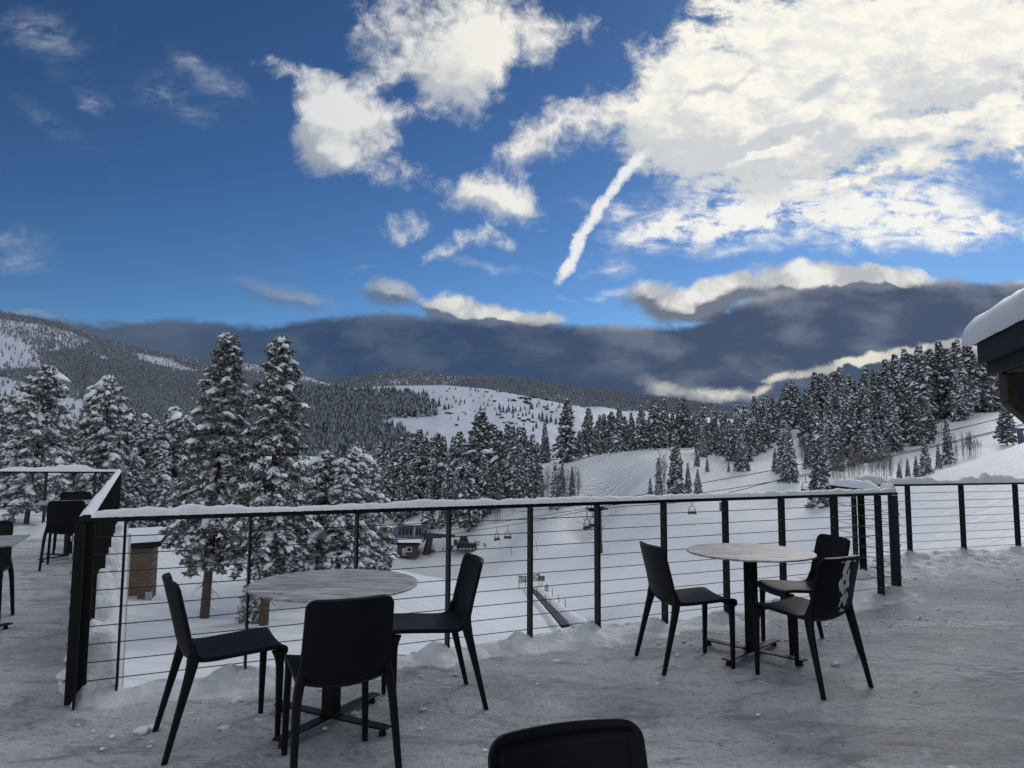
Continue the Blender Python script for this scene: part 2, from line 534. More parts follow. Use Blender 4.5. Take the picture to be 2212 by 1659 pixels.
def ico(sub):
    v = np.array([(-1, PHI, 0), (1, PHI, 0), (-1, -PHI, 0), (1, -PHI, 0), (0, -1, PHI), (0, 1, PHI), (0, -1, -PHI), (0, 1, -PHI), (PHI, 0, -1), (PHI, 0, 1), (-PHI, 0, -1), (-PHI, 0, 1)], float)
    f = [(0, 11, 5), (0, 5, 1), (0, 1, 7), (0, 7, 10), (0, 10, 11), (1, 5, 9), (5, 11, 4), (11, 10, 2), (10, 7, 6), (7, 1, 8), (3, 9, 4), (3, 4, 2), (3, 2, 6), (3, 6, 8), (3, 8, 9), (4, 9, 5), (2, 4, 11), (6, 2, 10), (8, 6, 7), (9, 8, 1)]
    v /= np.linalg.norm(v[0])
    for _ in range(sub):
        v = list(map(tuple, v))
        cache, nf = {}, []

        def mid(a, b):
            k = (min(a, b), max(a, b))
            if k not in cache:
                p = np.array(v[a]) + np.array(v[b])
                v.append(tuple(p / np.linalg.norm(p)))
                cache[k] = len(v) - 1
            return cache[k]
        for a, b, c_ in f:
            x, y, z = mid(a, b), mid(b, c_), mid(c_, a)
            nf += [(a, x, z), (b, y, x), (c_, z, y), (x, y, z)]
        f = nf
        v = np.array(v)
    return np.array(v), np.array(f, int)


ICO0, ICO1 = ico(0), ico(1)


def blobs(mb, C, D, S, near, rng, mat=0):
    """snow pillows: centre, heading, size; flattened, drooping at the outer end"""
    Vb, Fb = ICO1 if near else ICO0
    n = len(C)
    if n == 0:
        return
    D = D / (np.linalg.norm(D, axis=1)[:, None] + 1e-9)
    side = np.stack([-D[:, 1], D[:, 0], np.zeros(n)], -1)
    loc = np.repeat(Vb[None], n, 0) * (1 + .26 * rng.standard_normal((n, len(Vb), 1)))
    lx = loc[..., 0] * S[:, None] * rng.uniform(1.15, 2.3, (n, 1))
    ly = loc[..., 1] * S[:, None] * rng.uniform(.75, 1.1, (n, 1))
    lz = loc[..., 2] * S[:, None] * rng.uniform(.42, .75, (n, 1))
    lz = lz - .35 * np.abs(lx) * (lx > 0)
    V = C[:, None] + lx[..., None] * D[:, None] + ly[..., None] * side[:, None] + lz[..., None] * np.array([0, 0, 1.0])
    Fa = (Fb[None] + (np.arange(n) * len(Vb))[:, None, None]).reshape(-1, 3)
    mb.add(V.reshape(-1, 3), Fa, mat, True)


def tufts(mb, C, D, L, k, rng, wide=.22):
    """needle brushes: k narrow blades fanning out of every twig end"""
    n = len(C)
    D = D / (np.linalg.norm(D, axis=1)[:, None] + 1e-9)
    d = D[:, None] * .75 + rng.standard_normal((n, k, 3)) * np.array([.62, .62, .45]) + np.array([0, 0, -.08])
    d /= np.linalg.norm(d, axis=2)[..., None]
    l = L[:, None] * rng.uniform(.6, 1.2, (n, k))
    b = np.cross(d, rng.standard_normal((n, k, 3)))
    b /= np.linalg.norm(b, axis=2)[..., None] + 1e-9
    p0 = C[:, None] - d * l[..., None] * .25
    p1 = C[:, None] + d * l[..., None] * .45 + b * (l * wide)[..., None]
    p2 = C[:, None] + d * l[..., None] * .45 - b * (l * wide)[..., None]
    p3 = C[:, None] + d * l[..., None]
    V = np.stack([p0, p1, p3, p2], 2).reshape(-1, 3)
    mb.add(V, np.arange(len(V)).reshape(-1, 4), 0, False)


def conifer(H, rad, base, nb, nt, kt, tl, nsnow, ss, near, seed, style='pine', up=(-.25, .75), droop=.42, dead=0):
    """returns trunk, needles and snow meshes of one tree of height H (m)"""
    rng = np.random.default_rng(seed)
    tr, nd, sn = MB(), MB(), MB()
    tr_r = H * (.0150 if style == 'pine' else .012)
    zs = np.linspace(0, 1, 14)
    wob = np.cumsum(rng.normal(0, .012 * H / 14 if style == 'pine' else .004 * H / 14, (14, 2)), 0)
    tp = np.c_[wob, zs * H]
    tr.tube(tp, tr_r * (1.12 - zs) ** .85, 8 if near else 5)

    def trunk(h):
        return np.array([np.interp(h, tp[:, 2], tp[:, 0]), np.interp(h, tp[:, 2], tp[:, 1]), h])
    lump = rng.uniform(.72, 1.22, 24)
    Cn, Dn, Ln, Cs, Ds, Ss = [], [], [], [], [], []
    for i in range(nb + dead):
        isdead = i >= nb
        q = (i + rng.uniform(-.4, .4)) / nb if not isdead else 0
        h = H * (base + (1 - base) * min(max(q, 0), .985) ** .92) if not isdead else H * rng.uniform(.06, base + .1)
        th = i * 2.39996 + rng.uniform(-.5, .5)
        x = (h / H - base) / (1 - base)
        if style == 'pine':
            prof = (1 - max(x, 0)) ** (.60 if near else .74) * min(1, .45 + max(x, 0) * 3.2)
        else:
            prof = (1 - max(x, 0)) ** 1.0 * min(1, .8 + max(x, 0) * 3)
        L = rad * prof * lump[int(th * 3.8 + x * 11) % 24] * rng.uniform(.78, 1.15) + .03 * H * (.35 if near else .28)
        e = up[0] + (up[1] - up[0]) * max(x, 0) ** 1.3 + rng.uniform(-.12, .12)
        o = trunk(h)
        s = np.linspace(0, 1, 7)
        hd = np.array([math.cos(th), math.sin(th), 0])
        dr = droop * (1 - .6 * max(x, 0))
        bend = rng.uniform(-.25, .25)
        sd = np.array([-hd[1], hd[0], 0])
        P = o + L * (s[:, None] * math.cos(e) * hd + (s ** 2)[:, None] * bend * sd * .5) + np.outer(L * (s * math.sin(e) - dr * s ** 2 * .8), [0, 0, 1])
        if isdead:
            P = o + .75 * L * (s[:, None] * hd * .9 + rng.normal(0, .04, (7, 3))) + np.outer(L * (-.35 * s - .25 * s ** 2), [0, 0, 1])
            tr.tube(P, np.linspace(.028, .006, 7), 3, cap=False)
            continue
        if near or style == 'pine':
            tr.tube(P[::2] if not near else P, np.linspace(max(.012, L * .017), .008, 4 if not near else 7), 3, cap=False)
        ss_ = rng.uniform(.22, 1.02, nt) ** .75
        lat = rng.uniform(-1, 1, nt) * L * .30 * (1.15 - ss_) + rng.normal(0, .03 * L, nt)
        base_p = np.stack([np.interp(ss_, s, P[:, k]) for k in range(3)], -1)
        C = base_p + lat[:, None] * sd + np.stack([np.zeros(nt), np.zeros(nt), -np.abs(lat) * .25 + rng.normal(0, .02 * L, nt)], -1)
        Dv = hd[None] * .8 + sd[None] * np.sign(lat)[:, None] * .55 + np.array([0, 0, .05 - dr * .5]) + rng.normal(0, .15, (nt, 3))
        Cn.append(C), Dn.append(Dv), Ln.append(np.full(nt, tl) * rng.uniform(.75, 1.25, nt) * (.65 + .35 * min(1, L / rad * 1.6)))
        k = rng.choice(nt, min(nsnow, nt), replace=False)
        size = ss * rng.lognormal(0, .42, len(k)) * (.6 + .4 * min(1, L / rad * 1.5))
        Cs.append(C[k] + np.c_[np.zeros((len(k), 2)), size * .55 + tl * .05]), Ds.append(Dv[k]), Ss.append(size)
        if near and rng.random() < .24:      # one heavy pillow bending the branch
            q_ = rng.uniform(.55, .98)
            c_ = np.array([[np.interp(q_, s, P[:, kk]) for kk in range(3)]]) + [[0, 0, ss * .8]]
            for jj in range(rng.integers(1, 4)):
                Cs.append(c_ + hd * jj * ss * 1.1 - np.array([0, 0, .12 * jj * ss]) + rng.normal(0, ss * .35, (1, 3))), Ds.append(hd[None]), Ss.append(np.array([ss * rng.uniform(1.2, 2.3)]))
    # leader
    k = 8
    Cn.append(np.c_[rng.normal(0, .01 * H, (k, 2)) + tp[-1, :2], H * rng.uniform(.94, 1.0, k)]), Dn.append(np.tile([0, 0, 1.0], (k, 1)) + rng.normal(0, .3, (k, 3))), Ln.append(np.full(k, tl * .8))
    Cs.append(np.c_[rng.normal(0, .006 * H, (3, 2)) + tp[-1, :2], H * np.array([.965, .985, 1.0])]), Ds.append(rng.normal(0, 1, (3, 3)) * [1, 1, 0]), Ss.append(np.full(3, ss * .75))
    tufts(nd, np.concatenate(Cn), np.concatenate(Dn), np.concatenate(Ln), kt, rng, .20 if near else .30)
    blobs(sn, np.concatenate(Cs), np.concatenate(Ds), np.concatenate(Ss), near, rng)
    return tr, nd, sn


def tree_proto(name, H, tree, mats):
    tr, nd, sn = tree
    return dict(name=name, H=H, trunk=tr.mesh('trunk', mats[0]), crown=nd.mesh('crown', mats[1]), snow=sn.mesh('snow_load', M['snow_tree']))


PIN = (M['bark_red'], M['needle'])
MID = (M['bark'], M['needle_mid'])
PR = {}
PR['P1'] = tree_proto('pine_tree', 13.0, conifer(13.0, 2.0, .20, 140, 32, 7, .30, 25, .072, True, 11, 'pine', (-.22, .7), .45, 16), PIN)
PR['P2'] = tree_proto('pine_tree', 13.4, conifer(13.4, 1.95, .22, 140, 32, 7, .30, 26, .074, True, 23, 'pine', (-.3, .65), .5, 12), PIN)
PR['N1'] = tree_proto('pine_tree', 10.5, conifer(10.5, 3.2, .12, 120, 28, 6, .32, 22, .09, True, 35, 'pine', (-.1, .6), .4, 4), (M['bark'], M['needle']))
PR['N2'] = tree_proto('pine_tree', 9.0, conifer(9.0, 2.2, .03, 125, 24, 6, .33, 19, .09, True, 47, 'pine', (-.35, .6), .55, 0), (M['bark'], M['needle']))
PR['N3'] = tree_proto('spruce_tree', 9.0, conifer(9.0, 2.0, .03, 135, 22, 6, .32, 17, .09, True, 51, 'spruce', (-.45, .5), .5, 0), (M['bark'], M['needle']))
PR['S1'] = tree_proto('spruce_tree', 20.0, conifer(20, 3.7, .03, 140, 17, 6, .72, 14, .225, False, 61, 'spruce', (-.35, .55), .5), MID)
PR['S2'] = tree_proto('spruce_tree', 20.0, conifer(20, 2.8, .02, 140, 16, 6, .68, 13, .215, False, 73, 'spruce', (-.45, .5), .55), MID)
PR['S3'] = tree_proto('spruce_tree', 20.0, conifer(20, 4.3, .05, 130, 20, 6, .76, 14, .225, False, 85, 'pine', (-.25, .65), .45), MID)
PR['S4'] = tree_proto('spruce_tree', 20.0, conifer(20, 3.9, .10, 120, 19, 6, .76, 13, .23, False, 97, 'pine', (-.15, .7), .4), MID)
PR['S5'] = tree_proto('spruce_tree', 20.0, conifer(20, 3.2, .04, 135, 16, 6, .72, 12, .22, False, 109, 'spruce', (-.3, .6), .5), MID)
PR['S6'] = tree_proto('spruce_tree', 20.0, conifer(20, 4.6, .14, 115, 20, 6, .78, 13, .235, False, 121, 'pine', (-.2, .6), .45), MID)
USED_TREES = []


def plant(p, H, kind, label, group=None, top=None, wid=1.0, name=None, cat='tree'):
    q = PR[kind]
    o = empty(name or q['name'], (p[0], p[1], p[2] - .08 * 1), random.uniform(0, 6.28))
    k = H / q['H']
    w = k * wid
    for part in ('trunk', 'crown'):
        c = bpy.data.objects.new(part, q[part])
        COL.objects.link(c)
        c.parent = o
        if part == 'crown':
            s = bpy.data.objects.new('snow_load', q['snow'])
            COL.objects.link(s)
            s.parent = c
    o.scale = (w, w, k)
    if top is not None:      # a leaning trunk: aim the stem at where the tip stands
        d = Vector(top) - Vector(p)
        rz = o.rotation_euler.z
        qm = Vector((0, 0, 1)).rotation_difference(d.normalized()).to_matrix() @ Matrix.Rotation(rz, 3, 'Z')
        o.rotation_euler = qm.to_euler()
    tag(o, label, cat, group)
    USED_TREES.append((kind, p, H))
    return o


def tree_px(px, top, bot, kind, label, group=None, Y=None, wid=1.0, lean=None, name=None):
    p = terr_hit(px, bot) if Y is None else None
    if p is None:
        Y = Y or 200.0
        d = ray(px, bot)
        x = d[0] / d[1] * Y
        p = np.array([x, Y, tz(x, Y)])
    tp_ = at_y(px if lean is None else lean, top, p[1])
    H = max(tp_[2] - p[2], .8)
    return plant(p, H, kind, label, group, tp_ if lean is not None else None, wid, name)


# near pines
tree_px(442, 720, 1334, 'P1', 'taller of the twin snow laden pines, its leaning bare trunk base clear of branches', lean=494)
tree_px(569, 728, 1350, 'P2', 'pine with reddish bare trunk standing next to the tallest pine', lean=607)
tree_px(56, 789, 1131, 'N1', 'broad spreading pine with a leaning grey trunk behind the far left railing', lean=108)
tree_px(219, 812, 1122, 'N1', 'sparse greyish pine standing behind the end of the left side railing', wid=.8)
tree_px(22, 1092, 1129, 'N3', 'tiny snow dusted spruce seedling below the broad leaning pine', name='spruce_seedling', wid=1.2)
tree_px(272, 1028, 1116, 'N3', 'small snow plastered spruce just beyond the left railing corner')
tree_px(545, 1205, 1344, 'N3', 'small bushy conifer crouching between the two tall pine trunks', wid=1.1)
tree_px(17, 853, 1110, 'N2', 'snow clotted conifer at the very left edge of the view', Y=56, wid=1.1)
for i, (x, t_, Y, k, w) in enumerate([(-30, 838, 62, 'N1', .8), (38, 848, 70, 'N3', .8), (192, 834, 66, 'N2', .9), (267, 884, 72, 'N2', .9), (303, 894, 70, 'N3', 1.1), (328, 908, 82, 'N2', .8), (368, 880, 66, 'N2', .95), (395, 898, 72, 'N3', 1.0),
                                       (345, 960, 64, 'N3', 1.1), (240, 930, 86, 'N2', 1.0), (140, 905, 84, 'N2', 1.1), (80, 930, 88, 'N3', 1.2), (420, 930, 84, 'N2', 1.0), (460, 940, 90, 'N3', 1.1), (515, 950, 86, 'N2', 1.0), (290, 985, 62, 'N2', .9), (640, 945, 80, 'N3', 1.0), (655, 985, 70, 'N2', .9)]):
    names = ['at the frame edge left of the broad pine', 'slim, peeping over the left edge trees', 'leaning against the sparse greyish pine', 'first right of the left railing end', 'dark crowned, second right of the left railing end', 'thin topped, third right of the left railing end',
             'thick crowned and tall, halfway to the twin pines', 'close beside the thick crowned tall one', 'short and dark, low among the halfway group', 'deep in shade behind the sparse greyish pine', 'hidden behind the broad leaning pine', 'low behind the broad leaning pine',
             'just left of the tallest pine', 'behind the trunk of the tallest pine', 'seen between the twin pines', 'dark, directly above the left railing corner', 'slim, just right of the twin pines', 'lower, right of the twin pines']
    tree_px(x, t_, 1110, k, 'snowy conifer ' + names[i], 'conifers behind the left railings', Y=Y, wid=w)
for x, t_, b_, k, w, lb in [(758, 968, 1280, 'N2', 1.0, 'tallest snow matted conifer of the clump right of the twin pines'), (698, 975, 1268, 'N2', 1.0, 'snow matted conifer at the left of the clump beside the twin pines'),
                            (735, 990, 1292, 'N3', 1.1, 'front conifer of the clump, low branches touching the snow'), (782, 982, 1262, 'N2', 1.0, 'conifer behind the tallest in the clump beside the twin pines'),
                            (800, 1000, 1255, 'N2', .85, 'rightmost conifer of the clump, its skirt almost reaching the lift station'), (640, 1060, 1290, 'N3', 1.2, 'short conifer filling the gap behind the reddish pine trunk')]:
    tree_px(x, t_, b_, k, lb, 'conifer clump beside the twin pines', wid=w)

KS = ['S1', 'S2', 'S3', 'S4', 'S5', 'S6']
# stand behind the lift station
mid_rows = [(820, 955, 1100), (836, 966, 1092), (866, 946, 1096), (890, 936, 1092), (903, 927, 1088), (916, 945, 1090), (944, 937, 1090), (935, 966, 1096), (956, 942, 1086), (979, 943, 1090), (992, 933, 1086), (1000, 947, 1096), (1014, 945, 1092), (1038, 890, 1086),
            (1063, 916, 1080), (1078, 931, 1078), (1095, 916, 1082), (1106, 920, 1078), (1120, 923, 1080), (1129, 924, 1076), (1150, 938, 1072), (1160, 955, 1066)]
stand = 'dense conifer stand behind the lift station'
for i, (x, a, b_) in enumerate(mid_rows):
    lb = {13: 'tallest broad conifer of the stand behind the lift station', 0: 'first conifer of the stand, above the lift station dome', 21: 'last conifer at the open slope end of the stand'}.get(i, 'snow flecked conifer packed in the stand behind the lift station')
    tree_px(x, a, b_, 'S3' if i == 13 else KS[(i * 5 + i // 3) % 6], lb, stand, wid=random.uniform(.9, 1.15) * (1.15 if i == 13 else 1))
for x, a, b_, lb in [(836, 985, 1120, 'dark spruce in front of the stand, left of the station dome'), (863, 1018, 1126, 'young spruce standing right above the lift station dome'), (885, 1000, 1118, 'pale snow coated spruce behind the lift station mast'), (925, 1040, 1146, 'bushy spruce just right of the lift station'),
                      (960, 1020, 1135, 'medium spruce at the front of the stand above the snow groomer'), (984, 1028, 1130, 'snow caked young spruce at the front of the stand'), (1012, 1000, 1148, 'narrow front spruce whose foot shows under the handrail'),
                      (1045, 985, 1115, 'wide spruce front centre of the stand'), (1070, 1000, 1100, 'short spruce in the right half of the stand front'), (1099, 952, 1080, 'dark edged spruce near the right end of the stand'), (1125, 960, 1082, 'big snow laden spruce ending the stand front row'), (1142, 985, 1078, 'lower spruce tucked beside the big end spruce')]:
    tree_px(x, a, b_, random.choice(['S1', 'S2', 'S5', 'S4']), lb, 'front row of the stand behind the lift station')
for i in range(26):
    x = random.uniform(650, 1165)
    tree_px(x, random.uniform(945, 990), random.uniform(1040, 1075), random.choice(KS), 'snow flecked conifer packed in the stand behind the lift station', stand, Y=random.uniform(205, 260))
# saplings at the slope edge
for x, a, b_, k, lb in [(1199, 999, 1098, 'S2', 'snowy spruce foremost of the small group at the ski run edge'), (1215, 999, 1076, 'S2', 'thin spire spruce behind the foremost one at the ski run edge'), (1236, 1008, 1068, 'S2', 'rightmost thin spruce of the small group at the ski run edge'), (1171, 1041, 1077, 'S5', 'shortest spruce of the small group at the ski run edge'), (1208, 1010, 1082, 'S5', 'spruce in the middle of the small group at the ski run edge')]:
    tree_px(x, a, b_, k, lb, 'small spruces at the ski run edge', wid=.95)
# ridge row
ridge = 'conifers along the ridge above the ski run'
for x, a, b_, k, w, lb in [(1225, 864, 999, 'S3', 1.05, 'big dark conifer opening the ridge row, against the white hill'), (1272, 881, 986, 'S4', 1.0, 'second big conifer of the ridge row, against the white hill'), (1177, 914, 1000, 'S5', 1.1, 'dark conifer left of the ridge row, half hidden by the stand'), (1252, 930, 992, 'S4', 1.0, 'short conifer between the first two big ridge conifers'),
                           (1295, 935, 982, 'S5', 1.0, 'small conifer in the gap after the second big ridge conifer'), (1310, 945, 979, 'S2', 1.0, 'tiny spruce in the gap of the ridge row'), (1338, 876, 976, 'S1', 1.1, 'regular cone shaped ridge conifer just right of the gap'), (1364, 891, 973, 'S5', 1.0, 'slender ridge conifer right of the cone shaped one'), (1386, 877, 972, 'S4', 1.0, 'round headed ridge conifer in mid row'),
                           (1415, 865, 968, 'S6', 1.0, 'bushy crowned ridge conifer with open foot'), (1436, 863, 968, 'S4', .9, 'ridge conifer touching the bushy crowned one'), (1454, 885, 967, 'S5', 1.0, 'shorter ridge conifer left of the twin tipped one'), (1478, 857, 967, 'S3', 1.1, 'twin tipped tallest ridge conifer'), (1466, 880, 967, 'S1', .9, 'ridge conifer hiding behind the twin tipped one'),
                           (1500, 895, 968, 'S4', 1.0, 'ridge conifer sloping down right of the twin tipped one'), (1511, 893, 978, 'S2', 1.0, 'dark spire at the saddle of the ridge'), (1522, 872, 982, 'S5', .9, 'tall spire at the saddle of the ridge'), (1520, 924, 988, 'S1', 1.0, 'dense low spruce at the saddle of the ridge'), (1539, 900, 977, 'S1', 1.1, 'wide skirted spruce beyond the saddle'), (1546, 877, 977, 'S2', 1.0, 'pointed spruce behind the wide skirted one'),
                           (1560, 890, 985, 'S5', 1.0, 'spruce between the saddle and the forest knoll'), (1577, 907, 996, 'S3', .8, 'solid snowy spruce in front of the forest knoll'), (1593, 870, 985, 'S2', 1.0, 'narrow spruce at the left of the forest knoll'), (1611, 877, 996, 'S5', 1.0, 'second narrow spruce of the forest knoll'), (1632, 856, 972, 'S1', 1.0, 'highest spire of the forest knoll'), (1649, 860, 969, 'S5', 1.1, 'spire closing the forest knoll beside the cat track'),
                           (1622, 885, 985, 'S2', 1.1, 'dark spruce in the heart of the forest knoll'), (1640, 890, 978, 'S1', .9, 'low branched spruce of the forest knoll by the cat track'), (1602, 900, 1000, 'S1', .9, 'pale spruce low on the forest knoll'),
                           (1574, 996, 1018, 'S2', 1.2, 'tiny spruce alone below the forest knoll'), (1595, 947, 1016, 'S2', 1.1, 'front spruce of the pair below the forest knoll'), (1611, 958, 1016, 'S5', 1.1, 'right spruce of the pair below the forest knoll'), (1528, 989, 1018, 'S2', 1.3, 'little lone spruce in the open snow below the saddle'), (1506, 968, 1007, 'S5', 1.2, 'small round spruce in the open snow below the ridge')]:
    tree_px(x, a, b_, k, lb, ridge, wid=w)
for x, a, b_, k, w, lb in [(1461, 933, 1070, 'S2', 1.15, 'tall column spruce of the island on the ski run'), (1423, 989, 1068, 'S2', .9, 'dark slim spruce left in the island on the ski run'), (1405, 1031, 1070, 'S5', 1.0, 'shortest spruce at the left foot of the island on the ski run'), (1487, 999, 1068, 'S5', .9, 'greyish spruce right of the tall column spruce'), (1508, 1012, 1069, 'S1', 1.0, 'broad young spruce at the right end of the island')]:
    tree_px(x, a, b_, k, lb, 'tree island on the ski run', wid=w)
for i in range(34):
    x = random.uniform(1290, 1665)
    yb_ = np.interp(x, [1290, 1340, 1415, 1480, 1540, 1600, 1660], [980, 974, 966, 965, 974, 976, 938])
    tree_px(x, yb_ - random.uniform(58, 92), yb_, KS[(i * 5) % 6], 'snowy conifer in the back rows of the ridge', 'conifers in the back rows of the ridge', Y=random.uniform(222, 262), wid=random.uniform(.95, 1.15))
# right hill
rh = 'dense snowy conifer wood on the right hill'
front = [(1695, 905, 1021, 'S2', 1.1, 'dark spruce of the pair at the cat track corner'), (1707, 917, 1040, 'S1', .9, 'fuller front spruce of the pair at the cat track corner'), (1675, 968, 1016, 'S5', 1.1, 'small spruce left of the pair at the cat track corner'), (1772, 893, 1094, 'S2', 1.0, 'tall column spruce reaching down behind the rail corner post'), (1808, 896, 1016, 'S2', 1.1, 'column spruce right of the tallest column'),
         (1840, 955, 1009, 'S5', 1.0, 'short spruce between the columns at the hill foot'), (1873, 886, 998, 'S1', 1.1, 'widest dark spruce at the foot of the right hill'), (1899, 905, 995, 'S1', 1.0, 'spruce shouldering the widest dark one'), (2000, 943, 1026, 'S1', 1.0, 'snow layered spruce at the lip of the groomed slope'), (2049, 905, 1002, 'S2', 1.1, 'lone dark spruce with a pale pole at the groomed slope lip'),
         (1943, 999, 1037, 'S5', 1.2, 'small spruce lowest along the groomed slope lip'), (1962, 990, 1034, 'S2', 1.2, 'second small spruce along the groomed slope lip'), (1980, 985, 1030, 'S5', 1.1, 'third small spruce along the groomed slope lip'), (2028, 959, 1011, 'S2', 1.1, 'thin spruce between the layered and the lone dark spruce'), (1745, 940, 1012, 'S2', 1.1, 'greyish spruce left behind the tallest column'), (2175, 868, 962, 'S4', 1.2, 'bushy snow packed conifer below the roof bracket')]
for x, a, b_, k, w, lb in front:
    tree_px(x, a, b_, k, lb, 'spruces along the foot of the right hill', wid=w)
sky_ = [(1670, 856, 931), (1660, 870, 935), (1682, 868, 930), (1690, 852, 928), (1702, 828, 928), (1715, 820, 926), (1726, 835, 924), (1741, 850, 922), (1763, 804, 917), (1777, 807, 917), (1786, 812, 920), (1805, 804, 925), (1818, 793, 930), (1837, 811, 930), (1847, 821, 932), (1873, 796, 930), (1892, 797, 930), (1905, 800, 930),
        (1918, 777, 928), (1939, 766, 925), (1960, 755, 920), (1972, 765, 918), (1992, 747, 915), (2014, 755, 905), (2035, 739, 900), (2052, 760, 898), (2070, 739, 894), (2096, 739, 892), (2110, 770, 890), (2130, 760, 890), (2155, 770, 888), (2185, 780, 888), (2230, 770, 886), (2270, 770, 884)]
for i, (x, a, b_) in enumerate(sky_):
    tree_px(x, a, b_, KS[(i * 7 + i // 4) % 6] if x < 1800 else ['S1', 'S5', 'S2', 'S4', 'S1', 'S3'][i % 6], {24: 'snowy conifer whose tip stands highest on the right hill skyline', 4: 'broad conifer at the low end of the right hill wood', 8: 'flat topped bushy conifer on the right hill skyline', 12: 'spire rising above the low part of the right hill skyline'}.get(i, 'snowy conifer on the skyline of the right hill wood'), rh, wid=random.uniform(1.0, 1.2))
for i in range(48):
    x = random.uniform(1735, 2090)
    bot = np.interp(x, [1735, 1800, 1900, 2000, 2090], [990, 1000, 985, 965, 905]) - random.uniform(0, 60)
    hh = random.uniform(95, 135)
    tree_px(x, bot - hh, bot, KS[i % 6], 'snow covered conifer inside the right hill wood', rh, wid=random.uniform(.9, 1.1))


# bare aspens
def aspen(seed, H=8.0):
    rng = np.random.default_rng(seed)
    tr, cr = MB(), MB()
    zs = np.linspace(0, 1, 7)
    P = np.c_[np.cumsum(rng.normal(0, .05, (7, 2)), 0), zs * H]
    tr.tube(P, .075 * (1.05 - zs), 5)
    for i in range(34):
        h = rng.uniform(.18, .97)
        o = np.array([np.interp(h * H, P[:, 2], P[:, k]) for k in range(3)])
        a = rng.uniform(0, 6.28)
        L = H * .26 * (1.1 - h) + .3
        d = np.array([math.cos(a), math.sin(a), rng.uniform(.9, 1.9)])
        d /= np.linalg.norm(d)
        q = np.array([o, o + d * L * .5 + rng.normal(0, .06, 3), o + d * L + rng.normal(0, .12, 3) + [0, 0, .1]])
        cr.tube(q, [.028, .02, .010], 3, cap=False)
        for _ in range(4):
            s = rng.uniform(.3, .95)
            b0 = q[0] + (q[2] - q[0]) * s
            dd = d + rng.normal(0, .45, 3)
            cr.tube(np.array([b0, b0 + dd * L * .35]), [.014, .008], 3, cap=False)
    return tr.mesh('trunk', M['aspen']), cr.mesh('twigs', M['aspen'])


ASP = [aspen(s) for s in (3, 5, 8, 13)]


def asp_px(px, top, bot, label, group, Y=None):
    p = terr_hit(px, bot) if Y is None else None
    if p is None:
        Y = Y or 150
        d = ray(px, bot)
        p = np.array([d[0] / d[1] * Y, Y, tz(d[0] / d[1] * Y, Y)])
    H = at_y(px, top, p[1])[2] - p[2]
    o = empty('bare_aspen', p, random.uniform(0, 6.28))
    tm_, cm = random.choice(ASP)
    for n_, me in (('trunk', tm_), ('twigs', cm)):
        c = bpy.data.objects.new(n_, me)
        COL.objects.link(c)
        c.parent = o
    k = max(H, 1.0) / 8
    o.scale = (k, k, k)
    tag(o, label, 'tree', group)


for i in range(16):
    x = random.uniform(1158, 1250)
    asp_px(x, 1005 + random.uniform(0, 45), 1072 + random.uniform(-6, 14), 'thin leafless aspen among the small spruces at the ski run edge', 'bare aspens at the ski run edge')
for i in range(14):
    x = random.uniform(1010, 1165)
    asp_px(x, 1055 + random.uniform(0, 40), 1115 + random.uniform(-8, 22) - (x - 1010) * .1, 'thin leafless aspen at the foot of the dense stand', 'bare aspens below the stand')
for x in (1425, 1430, 1437):
    asp_px(x, 970 + random.uniform(0, 15), 1068, 'leafless aspen in the tree island on the ski run', 'bare aspens in the tree island')
for i in range(44):
    x = random.uniform(1795, 1950)
    asp_px(x, 955 + random.uniform(0, 45), 1034 + random.uniform(-8, 4), 'leafless aspen in the hollow below the right hill wood', 'bare aspens in the hollow')
for i in range(22):
    x = random.uniform(2055, 2125)
    asp_px(x, 930 + random.uniform(0, 28), 1003 - (x - 2049) * .33 + random.uniform(-8, 4), 'leafless sapling along the lip of the groomed slope', 'bare saplings on the groomed slope lip')
for i in range(8):
    asp_px(random.uniform(1725, 1760), 930 + random.uniform(0, 25), 1008, 'leafless aspen left of the tall column spruce', 'bare aspens by the column spruce')
for i in range(7):
    asp_px(random.uniform(2012, 2036), 905 + random.uniform(0, 15), 958, 'leafless aspen at the lower edge of the right hill wood', 'bare aspens at the wood edge')
asp_px(2071, 880, 908, 'single gnarled leafless tree alone in the snow under the right hill wood', None)
asp_px(250, 965, 1105, 'bare frosted broadleaf tree behind the left railing end', None, Y=55)


# distant trees: low meshes, jagged tiers
def far_tree_mesh(H, r, seed):
    rng = np.random.default_rng(seed)
    V, Fa = [], []
    tiers = 4
    for k in range(tiers):
        z0 = H * (.04 + .80 * k / tiers)
        z1 = min(H, z0 + H * .42)
        rk = r * (1 - k / (tiers + .4))
        n = 5
        a = np.arange(n) * 2 * math.pi / n + rng.uniform(0, 6)
        rr2 = rk * rng.uniform(.65, 1.2, n)
        b0 = len(V)
        V += [(rr2[i] * math.cos(a[i]), rr2[i] * math.sin(a[i]), z0 + rng.uniform(-.04, .05) * H) for i in range(n)]
        V.append((0, 0, z1))
        Fa += [(b0 + i, b0 + (i + 1) % n, b0 + n) for i in range(n)]
    return np.array(V), np.array(Fa, int)


FT = [far_tree_mesh(1.0, .20, s) for s in range(6)]


